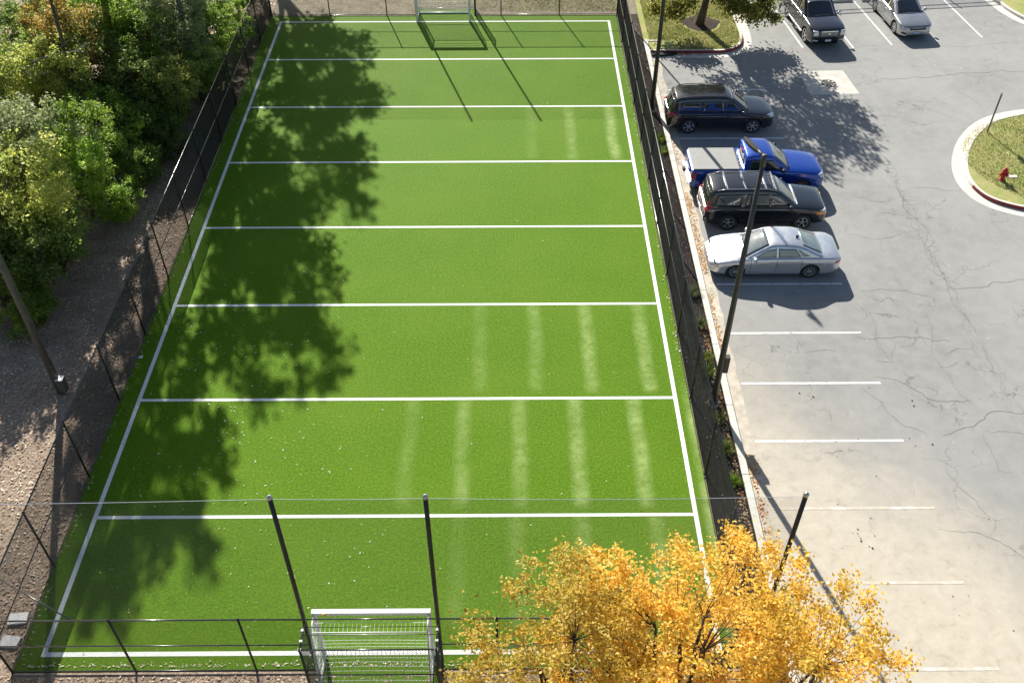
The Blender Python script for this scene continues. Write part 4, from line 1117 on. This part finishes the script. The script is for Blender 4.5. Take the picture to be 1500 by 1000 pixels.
    for xc in (xf, xr):
        for side in (1, -1):
            tw = sp.get('tw', .24); y0 = side * (hw - .03)
            Mx = Matrix.Translation((xc, y0, RW)) @ Matrix.Rotation(R(-90) * side, 4, 'X')
            b_ = MB(); rr = RW
            rim_r = rr * sp.get('rimk', .66)
            b_.lathe([(rim_r, -.03), (rr * .93, -.012), (rr * .985, -.03), (rr, -.06), (rr, -tw + .05), (rr * .97, -tw + .02), (rim_r, -tw)], 30, Mx)
            wheel = b_.build('wheel', M['tyre'], root, True)
            b_ = MB(); b_.lathe([(rim_r * 1.01, -.022), (rim_r * .93, -.022), (rim_r * .90, -.05), (rim_r * .88, -tw + .06), (0, -tw + .08)], 28, Mx)
            b_.build('rim_barrel', M['under' if sp.get('rimmat') != 'x' else 'rim'], wheel, True)
            b_ = MB(); ns = sp.get('spokes', 6)
            b_.lathe([(rim_r * 1.02, -.021), (rim_r * 1.02, -.012), (rim_r * .90, -.014), (rim_r * .89, -.04)], 28, Mx)
            b_.lathe([(0, -.010), (rim_r * .16, -.012), (rim_r * .24, -.03), (rim_r * .24, -.08)], 14, Mx)
            for k in range(ns):
                Ms = Mx @ Matrix.Rotation(2 * math.pi * k / ns + .3, 4, 'Z'); wdt = rim_r * sp.get('spokew', .15)
                p = [(rim_r * .15, -wdt * .8, -.022), (rim_r * .92, -wdt * 1.1, -.028), (rim_r * .92, wdt * 1.1, -.028), (rim_r * .15, wdt * .8, -.022)]
                vs_ = [Ms @ Vector(q) for q in p] + [Ms @ Vector((q[0], q[1], q[2] - .03)) for q in p]
                b_.add(vs_, [(0, 1, 2, 3), (7, 6, 5, 4), (0, 4, 5, 1), (1, 5, 6, 2), (2, 6, 7, 3), (3, 7, 4, 0)])
            b_.build('rim', M[sp.get('rimmat', 'rim')], wheel)
    return root, decal

def plan_curve(L, hw, nose=.80, tail=.86, nl=.55, tl=.5):
    return [(-L / 2, hw * tail), (-L / 2 + .08, hw * (tail + .06)), (-L / 2 + tl * .5, hw * .97), (-L / 2 + tl * 1.3, hw), (0, hw), (L / 2 - nl * 1.8, hw), (L / 2 - nl, hw * .985), (L / 2 - nl * .5, hw * .94), (L / 2 - .1, hw * (nose + .05)), (L / 2, hw * nose)]

# 1: black SUV farthest along the strip (back towards the fence)
hw = .965
durango = dict(L=5.08, W=1.93, paint='paintblack', cat='SUV', axles=(1.56, -1.50), wr=.385, sill=.30, plan=plan_curve(5.08, hw),
  deck=[(-2.54, 1.02), (-2.3, 1.08), (-1, 1.12), (.95, 1.16), (1.5, 1.12), (2.1, 1.04), (2.42, .96), (2.54, .90)],
  shoulder=[(-2.54, .98), (-2, 1.06), (0, 1.05), (1.0, 1.05), (1.8, .99), (2.3, .90), (2.54, .80)],
  roof=[(-2.50, 1.05), (-2.36, 1.40), (-2.15, 1.70), (-1.5, 1.775), (-.5, 1.80), (.2, 1.77), (.48, 1.68), (.9, 1.42), (1.35, 1.10)], roof_front=.3, roof_rear=-2.1, tumble=.24,
  wind=(1.24, .50), windy=(.70, .58), rearw=('back', [(-.60, 1.16), (.60, 1.16), (.52, 1.58), (-.52, 1.58)]),
  sidew=[[(.20, 1.12), (.98, 1.12), (.42, 1.60), (.12, 1.62)], [(-.92, 1.12), (.10, 1.12), (.04, 1.62), (-.88, 1.63)], [(-1.98, 1.18), (-1.04, 1.12), (-1.02, 1.62), (-1.86, 1.56)]],
  seams=[(.15, .45, 1.08), (1.08, .45, 1.06), (-.97, .5, 1.08)], handles=[(-.78, .98), (.32, .96)], mirror=(.98, 1.16),
  heads=[([(.52, .80), (.88, .84), (.86, .98), (.52, .93)], 'lens')], tails=[([(.60, .92), (.93, .92), (.90, 1.12), (.62, 1.10)], 'back', 'tail'), ([(-2.50, .94), (-2.2, .98), (-2.2, 1.08), (-2.45, 1.08)], 'side', 'tail')],
  decals=[('grille', [(-.46, .68), (.46, .68), (.48, .88), (-.48, .88)], 'front', 'plastic', .006), ('bumper', [(-.7, .40), (.7, .40), (.75, .56), (-.75, .56)], 'front', 'plastic', .006),
          ('rocker_trim', [(-1.05, .37), (1.08, .37), (1.08, .41), (-1.05, .41)], 'side', 'chrome', .008)],
  rails=(-2.0, .2, .62), railmat='plastic', spokes=6, rimk=.66)
car('black_suv', 'glossy black SUV parked farthest up the kerb, tail to the fence, beside the tree shadow', (23.13, -11.72, 0), 0, durango)

# 2: blue pickup
hw = 1.0
pick = dict(L=5.82, W=2.0, paint='paintblue', cat='pickup truck', axles=(1.95, -1.62), wr=.40, sill=.42, plan=plan_curve(5.82, hw, .84, .93, .45, .3),
  deck=[(-2.91, 1.28), (-1.0, 1.29), (-.62, 1.30), (.8, 1.30), (1.25, 1.30), (1.8, 1.27), (2.5, 1.18), (2.78, 1.10), (2.91, 1.0)],
  shoulder=[(-2.91, 1.24), (-.6, 1.25), (.9, 1.20), (1.6, 1.16), (2.4, 1.05), (2.91, .90)],
  roof=[(-.70, 1.27), (-.66, 1.72), (-.55, 1.86), (-.1, 1.92), (.35, 1.90), (.62, 1.82), (1.0, 1.58), (1.38, 1.28)], roof_front=.5, roof_rear=-.6, tumble=.22,
  wind=(1.29, .64), windy=(.76, .62), glass='glassclear', rearw=('back', [(-.6, 1.38), (.6, 1.38), (.54, 1.74), (-.54, 1.74)]),
  sidew=[[(.26, 1.30), (1.0, 1.28), (.56, 1.72), (.22, 1.74)], [(-.44, 1.30), (.12, 1.30), (.10, 1.74), (-.38, 1.74)]],
  seams=[(.19, .6, 1.26), (1.12, .55, 1.22), (-.52, .6, 1.26), (-.72, .5, 1.24)], handles=[(.30, 1.10), (-.36, 1.12)], mirror=(1.02, 1.34), mirrormat='plastic',
  heads=[([(.56, .88), (.92, .90), (.90, 1.06), (.60, 1.05)], 'lens')], tails=[([(.74, .86), (.95, .86), (.95, 1.16), (.74, 1.16)], 'back', 'tail'), ([(-2.90, .86), (-2.76, .86), (-2.76, 1.16), (-2.90, 1.16)], 'side', 'tail')],
  decals=[('grille', [(-.5, .72), (.5, .72), (.56, 1.0), (-.56, 1.0)], 'front', 'chrome', .006), ('bumper', [(-.86, .46), (.86, .46), (.86, .62), (-.86, .62)], 'front', 'chrome', .012),
          ('windshield_base', [(1.36, -.70), (1.36, .70), (1.30, .74), (1.30, -.74)], 'top', 'plastic', .01)],
  spokes=5, rimk=.62, clearside=False)
pr, dc = car('pickup_truck', 'bright blue pickup truck with a pale grey bed cover between two black SUVs', (23.88, -16.85, 0), 0, pick)
b = MB(); b.box(-2.86, -.84, -.86, .86, 1.285, 1.335)
tc = b.build('tonneau_cover', M['tonneau'], pr); bv = tc.modifiers.new('b', 'BEVEL'); bv.width = .03; bv.segments = 3
b = MB()
for y in (-.45, 0, .45): b.box(-2.80, -.88, y - .006, y + .006, 1.3345, 1.3372)
b.build('cover_rib', M['gutter'], pr)
b = MB(); b.box(-.83, -.78, -.84, .84, 1.28, 1.31); b.build('bed_front_rail', M['plastic'], pr)
b = MB(); b.box(-3.02, -2.90, -.86, .86, .52, .66); cb_ = b.build('rear_bumper', M['chrome'], pr); bv = cb_.modifiers.new('b', 'BEVEL'); bv.width = .03; bv.segments = 2
b = MB(); b.box(-3.10, -2.96, .10, .34, .60, .74); b.build('tow_step', M['plastic'], pr)
b = MB(); b.box(-.72, -.665, -.12, .12, 1.76, 1.80); b.build('brake_light', M['tail'], pr)

# 3: black SUV with roof rack
hw = .97
tah = dict(L=5.12, W=1.94, paint='paintnavy', cat='SUV', axles=(1.62, -1.50), wr=.39, sill=.36, plan=plan_curve(5.12, hw, .86, .92, .45, .35),
  deck=[(-2.56, 1.10), (-2.3, 1.14), (0, 1.16), (1.1, 1.20), (1.6, 1.17), (2.2, 1.09), (2.46, 1.02), (2.56, .95)],
  shoulder=[(-2.56, 1.06), (-2, 1.11), (0, 1.10), (1.1, 1.10), (1.9, 1.03), (2.4, .95), (2.56, .88)],
  roof=[(-2.52, 1.10), (-2.42, 1.50), (-2.28, 1.80), (-1.8, 1.87), (-.5, 1.89), (.2, 1.86), (.50, 1.76), (.9, 1.50), (1.35, 1.15)], roof_front=.32, roof_rear=-2.3, tumble=.20,
  wind=(1.24, .52), windy=(.74, .62), glass='glassclear', rearw=('back', [(-.68, 1.22), (.68, 1.22), (.60, 1.68), (-.60, 1.68)]),
  sidew=[[(.20, 1.18), (.95, 1.18), (.42, 1.70), (.16, 1.71)], [(-.92, 1.18), (.10, 1.18), (.06, 1.71), (-.86, 1.72)], [(-2.22, 1.18), (-1.06, 1.18), (-1.02, 1.72), (-2.10, 1.70)]],
  seams=[(.15, .5, 1.14), (1.08, .5, 1.12), (-.98, .5, 1.14)], handles=[(-.80, 1.03), (.30, 1.02)], mirror=(.96, 1.22), mirrormat='plastic',
  heads=[([(.58, .78), (.90, .80), (.90, 1.0), (.60, .98)], 'lens'), ([(.84, .78), (.95, .80), (.95, .94), (.86, .94)], 'amber')], tails=[([(.72, 1.0), (.92, 1.0), (.88, 1.35), (.70, 1.35)], 'back', 'tail'), ([(-2.54, .98), (-2.40, .98), (-2.42, 1.10), (-2.52, 1.10)], 'side', 'tail')],
  decals=[('grille', [(-.54, .72), (.54, .72), (.56, .95), (-.56, .95)], 'front', 'chrome', .006), ('bumper', [(-.8, .42), (.8, .42), (.82, .60), (-.82, .60)], 'front', 'plastic', .006),
          ('windshield_base', [(1.33, -.72), (1.33, .72), (1.255, .76), (1.255, -.76)], 'top', 'plate', .012), ('bumper', [(-.85, .44), (.85, .44), (.87, .66), (-.87, .66)], 'back', 'chrome', .03), ('sunroof', [(-.25, -.36), (-.25, .36), (.18, .36), (.18, -.36)], 'top', 'glass', .006)],
  rails=(-2.1, .35, .66), railmat='galv', cross=(-1.7, -.95, -.1, .3), spokes=5, rimk=.62)
car('black_suv', 'black SUV with a silver roof rack parked between the blue pickup and the silver sedan', (23.72, -19.42, 0), 0, tah)

# 4: silver sedan, nose to the kerb
hw = .935
buick = dict(L=5.16, W=1.87, paint='paintsilver', cat='sedan', axles=(1.56, -1.40), wr=.335, sill=.24, plan=plan_curve(5.16, hw, .72, .80, .65, .6),
  deck=[(-2.58, .90), (-2.4, 1.00), (-1.9, 1.05), (-1.0, 1.05), (.8, 1.02), (1.3, .98), (1.9, .88), (2.35, .74), (2.58, .62)],
  shoulder=[(-2.58, .84), (-2.2, .93), (-1, .95), (.8, .92), (1.5, .86), (2.2, .74), (2.58, .58)],
  roof=[(-1.95, 1.00), (-1.55, 1.16), (-1.0, 1.38), (-.55, 1.45), (0, 1.465), (.3, 1.43), (.7, 1.26), (1.25, .98)], roof_front=.2, roof_rear=-.8, tumble=.38,
  wind=(1.16, .36), windy=(.70, .54), glass='glassclear', rglass='glassclear', clearside=True, rearw=('top', [(-1.80, -.62), (-1.80, .62), (-1.02, .54), (-1.02, -.54)]),
  sidew=[[(.02, 1.00), (.88, .98), (.40, 1.27), (.04, 1.34)], [(-.98, 1.02), (-.06, 1.00), (-.04, 1.34), (-.72, 1.32)], [(-1.32, 1.05), (-1.02, 1.03), (-.78, 1.30), (-.92, 1.26)]],
  seams=[(-.02, .35, .98), (1.0, .35, .93), (-1.0, .55, .98)], handles=[(.14, .82), (-.86, .83)], mirror=(.86, 1.00),
  heads=[([(.40, .56), (.84, .58), (.86, .70), (.46, .70)], 'lens'), ([(.74, .55), (.86, .57), (.88, .64), (.78, .62)], 'amber')], tails=[([(.52, .72), (.84, .74), (.82, .86), (.54, .86)], 'back', 'tail'), ([(-2.54, .74), (-2.28, .76), (-2.38, .86), (-2.52, .86)], 'side', 'tail')],
  decals=[('grille', [(-.30, .46), (.30, .46), (.34, .62), (-.34, .62)], 'front', 'chrome', .008), ('bumper', [(-.5, .28), (.5, .28), (.55, .36), (-.55, .36)], 'front', 'plastic', .006)],
  spokes=9, spokew=.10, rimk=.66)
sr, dc = car('silver_sedan', 'silver four-door sedan parked nose to the kerb beside the empty stalls', (23.53, -22.62, 0), math.pi, buick)
for side in (1, -1):
    for k in range(3): dc('vent_port', [(1.28 + k * .09, .86), (1.32 + k * .09, .86), (1.32 + k * .09, .885), (1.28 + k * .09, .885)], 'side', M['plastic'], .006, 2, 2, side)
b = MB(); b.box(-.92, -.80, .05, .10, 1.44, 1.52); b.build('antenna', M['plastic'], sr)

# 5: black SUV facing the camera
hw = 1.0
esc = dict(L=5.2, W=2.0, paint='paintblack', cat='SUV', axles=(1.60, -1.48), wr=.41, sill=.36, plan=plan_curve(5.2, hw, .88, .93, .42, .35),
  deck=[(-2.6, 1.10), (0, 1.18), (1.05, 1.24), (1.6, 1.22), (2.2, 1.16), (2.48, 1.10), (2.6, 1.02)],
  shoulder=[(-2.6, 1.06), (0, 1.13), (1.1, 1.14), (1.9, 1.10), (2.4, 1.02), (2.6, .94)],
  roof=[(-2.55, 1.10), (-2.44, 1.50), (-2.3, 1.82), (-1.8, 1.90), (-.5, 1.92), (.1, 1.89), (.42, 1.78), (.82, 1.50), (1.28, 1.18)], roof_front=.22, roof_rear=-2.3, tumble=.20,
  wind=(1.18, .42), windy=(.78, .64), rearw=('back', [(-.68, 1.25), (.68, 1.25), (.60, 1.7), (-.60, 1.7)]),
  sidew=[[(.12, 1.22), (.88, 1.22), (.34, 1.72), (.08, 1.73)], [(-.98, 1.22), (.02, 1.22), (-.02, 1.73), (-.92, 1.74)], [(-2.22, 1.22), (-1.10, 1.22), (-1.06, 1.74), (-2.1, 1.72)]],
  seams=[(.07, .5, 1.18), (1.02, .5, 1.16), (-1.03, .5, 1.18)], handles=[(-.86, 1.08), (.22, 1.06)], handlemat='chrome', mirror=(.92, 1.27), mirrormat='chrome',
  heads=[([(.60, .76), (.88, .78), (.88, 1.04), (.62, 1.04)], 'lens')], tails=[([(.78, .9), (.95, .9), (.93, 1.5), (.78, 1.5)], 'back', 'tail')],
  decals=[('grille', [(-.40, .70), (.40, .70), (.46, 1.0), (-.46, 1.0)], 'front', 'galv', .008), ('grille_top', [(-.46, .985), (.46, .985), (.48, 1.03), (-.48, 1.03)], 'front', 'chrome', .016), ('license_plate', [(-.16, .42), (.16, .42), (.16, .56), (-.16, .56)], 'front', 'plate', .02),
          ('fog_light', [(-.86, .50), (-.58, .48), (-.58, .54), (-.84, .57)], 'front', 'lens', .01), ('fog_light', [(.58, .48), (.86, .50), (.84, .57), (.58, .54)], 'front', 'lens', .01)] +
         [('grille_bar', [(-.38, z_), (.38, z_), (.38, z_ + .014), (-.38, z_ + .014)], 'front', 'plastic', .016) for z_ in (.75, .80, .85, .90, .95)] +
         [('emblem', [(-.05, .82), (.05, .82), (.07, .92), (-.07, .92)], 'front', 'chrome', .026), ('side_trim', [(-1.0, .70), (1.1, .70), (1.1, .725), (-1.0, .725)], 'side', 'chrome', .012)],
  step=(-1.0, 1.1, .36), rails=(-2.1, .1, .68), railmat='chrome', spokes=5, rimk=.78, spokew=.12, tw=.26)
hd = math.atan2(-1, .105)
car('black_suv', 'black SUV with chrome grille facing the camera in the upper row', (30.12, -1.42, 0), hd, esc)

# 6: silver-grey sedan facing the camera
hw = .93
opt = dict(L=4.85, W=1.86, paint='painttitan', cat='sedan', axles=(1.42, -1.39), wr=.345, sill=.22, plan=plan_curve(4.85, hw, .70, .80, .6, .6),
  deck=[(-2.42, .96), (-2.2, 1.04), (-1.7, 1.06), (.8, 1.03), (1.2, .99), (1.8, .88), (2.2, .76), (2.42, .64)],
  shoulder=[(-2.42, .90), (-2, .97), (0, .96), (.8, .93), (1.5, .86), (2.1, .75), (2.42, .60)],
  roof=[(-1.95, 1.03), (-1.4, 1.22), (-.9, 1.38), (-.4, 1.45), (0, 1.46), (.3, 1.42), (.7, 1.24), (1.2, .99)], roof_front=.15, roof_rear=-.6, tumble=.38,
  wind=(1.10, .32), windy=(.70, .54), rearw=('top', [(-1.72, -.60), (-1.72, .60), (-.98, .52), (-.98, -.52)]),
  sidew=[[(.0, 1.01), (.82, .99), (.36, 1.26), (.02, 1.33)], [(-.95, 1.02), (-.08, 1.01), (-.06, 1.33), (-.70, 1.30)]],
  seams=[(-.04, .35, .98), (.95, .35, .93), (-.98, .5, .98)], handles=[(.10, .84), (-.84, .85)], mirror=(.80, 1.02),
  heads=[([(.46, .64), (.84, .68), (.84, .75), (.48, .71)], 'lens')], tails=[([(.5, .75), (.84, .77), (.82, .88), (.5, .88)], 'back', 'tail')],
  decals=[('grille', [(-.44, .60), (.44, .60), (.46, .68), (-.46, .68)], 'front', 'plastic', .010), ('grille_lower', [(-.46, .25), (.46, .25), (.52, .34), (-.52, .34)], 'front', 'plastic', .010), ('license_plate', [(-.15, .38), (.15, .38), (.15, .52), (-.15, .52)], 'front', 'plateblue', .02),
          ('air_intake', [(-.82, .36), (-.62, .34), (-.62, .46), (-.80, .46)], 'front', 'plastic', .01), ('air_intake', [(.62, .34), (.82, .36), (.80, .46), (.62, .46)], 'front', 'plastic', .01), ('side_trim', [(-.95, .30), (1.0, .30), (1.0, .33), (-.95, .33)], 'side', 'chrome', .012)],
  spokes=8, spokew=.10, rimk=.70)
car('silver_sedan', 'silver-grey sedan facing the camera in the upper row with a blue and white plate', (35.32, -.60, 0), hd, opt)

# ------------------------------------------------------------------ light, sky, camera
el, az = R(32.4), math.atan2(-.285, .96)
sdir = Vector((math.sin(az) * math.cos(el), math.cos(az) * math.cos(el), math.sin(el)))
sun = bpy.data.lights.new('sun', 'SUN'); sun.energy = 5.0; sun.angle = R(.5); sun.color = (1, .955, .87)
so = bpy.data.objects.new('sun', sun); COL.objects.link(so); so.rotation_euler = sdir.to_track_quat('Z', 'Y').to_euler(); so.location = (0, 0, 40)
w = bpy.data.worlds.new('World'); scene.world = w; w.use_nodes = True
nt = w.node_tree; bg = nt.nodes['Background']; sky = nt.nodes.new('ShaderNodeTexSky'); sky.sky_type = 'NISHITA'
sky.sun_disc = False; sky.sun_elevation = el; sky.sun_rotation = az
nt.links.new(sky.outputs[0], bg.inputs['Color']); bg.inputs['Strength'].default_value = .06
cam = bpy.data.cameras.new('camera'); co = bpy.data.objects.new('camera', cam); COL.objects.link(co)
f_, pit, roll, yaw = 1412.05, .7587, -.0014, .00506
cam.sensor_width = 36; cam.lens = 36 * f_ / 1500; cam.clip_end = 1500; cam.clip_start = .1
co.location = (12.954, -53.15, 24.695)
fw = Vector((math.sin(yaw) * math.cos(pit), math.cos(yaw) * math.cos(pit), -math.sin(pit))); rt = Vector((math.cos(yaw), -math.sin(yaw), 0)); up = rt.cross(fw)
r2 = rt * math.cos(roll) + up * math.sin(roll); u2 = -rt * math.sin(roll) + up * math.cos(roll)
co.rotation_euler = Matrix((r2, u2, -fw)).transposed().to_euler()
scene.camera = co
vs_ = scene.view_settings; vs_.view_transform = 'Standard'; vs_.look = 'None'; vs_.exposure = .95; vs_.gamma = 1
scene.cycles.use_denoising = True
scene.cycles.max_bounces = 10; scene.cycles.diffuse_bounces = 7; scene.cycles.transmission_bounces = 8
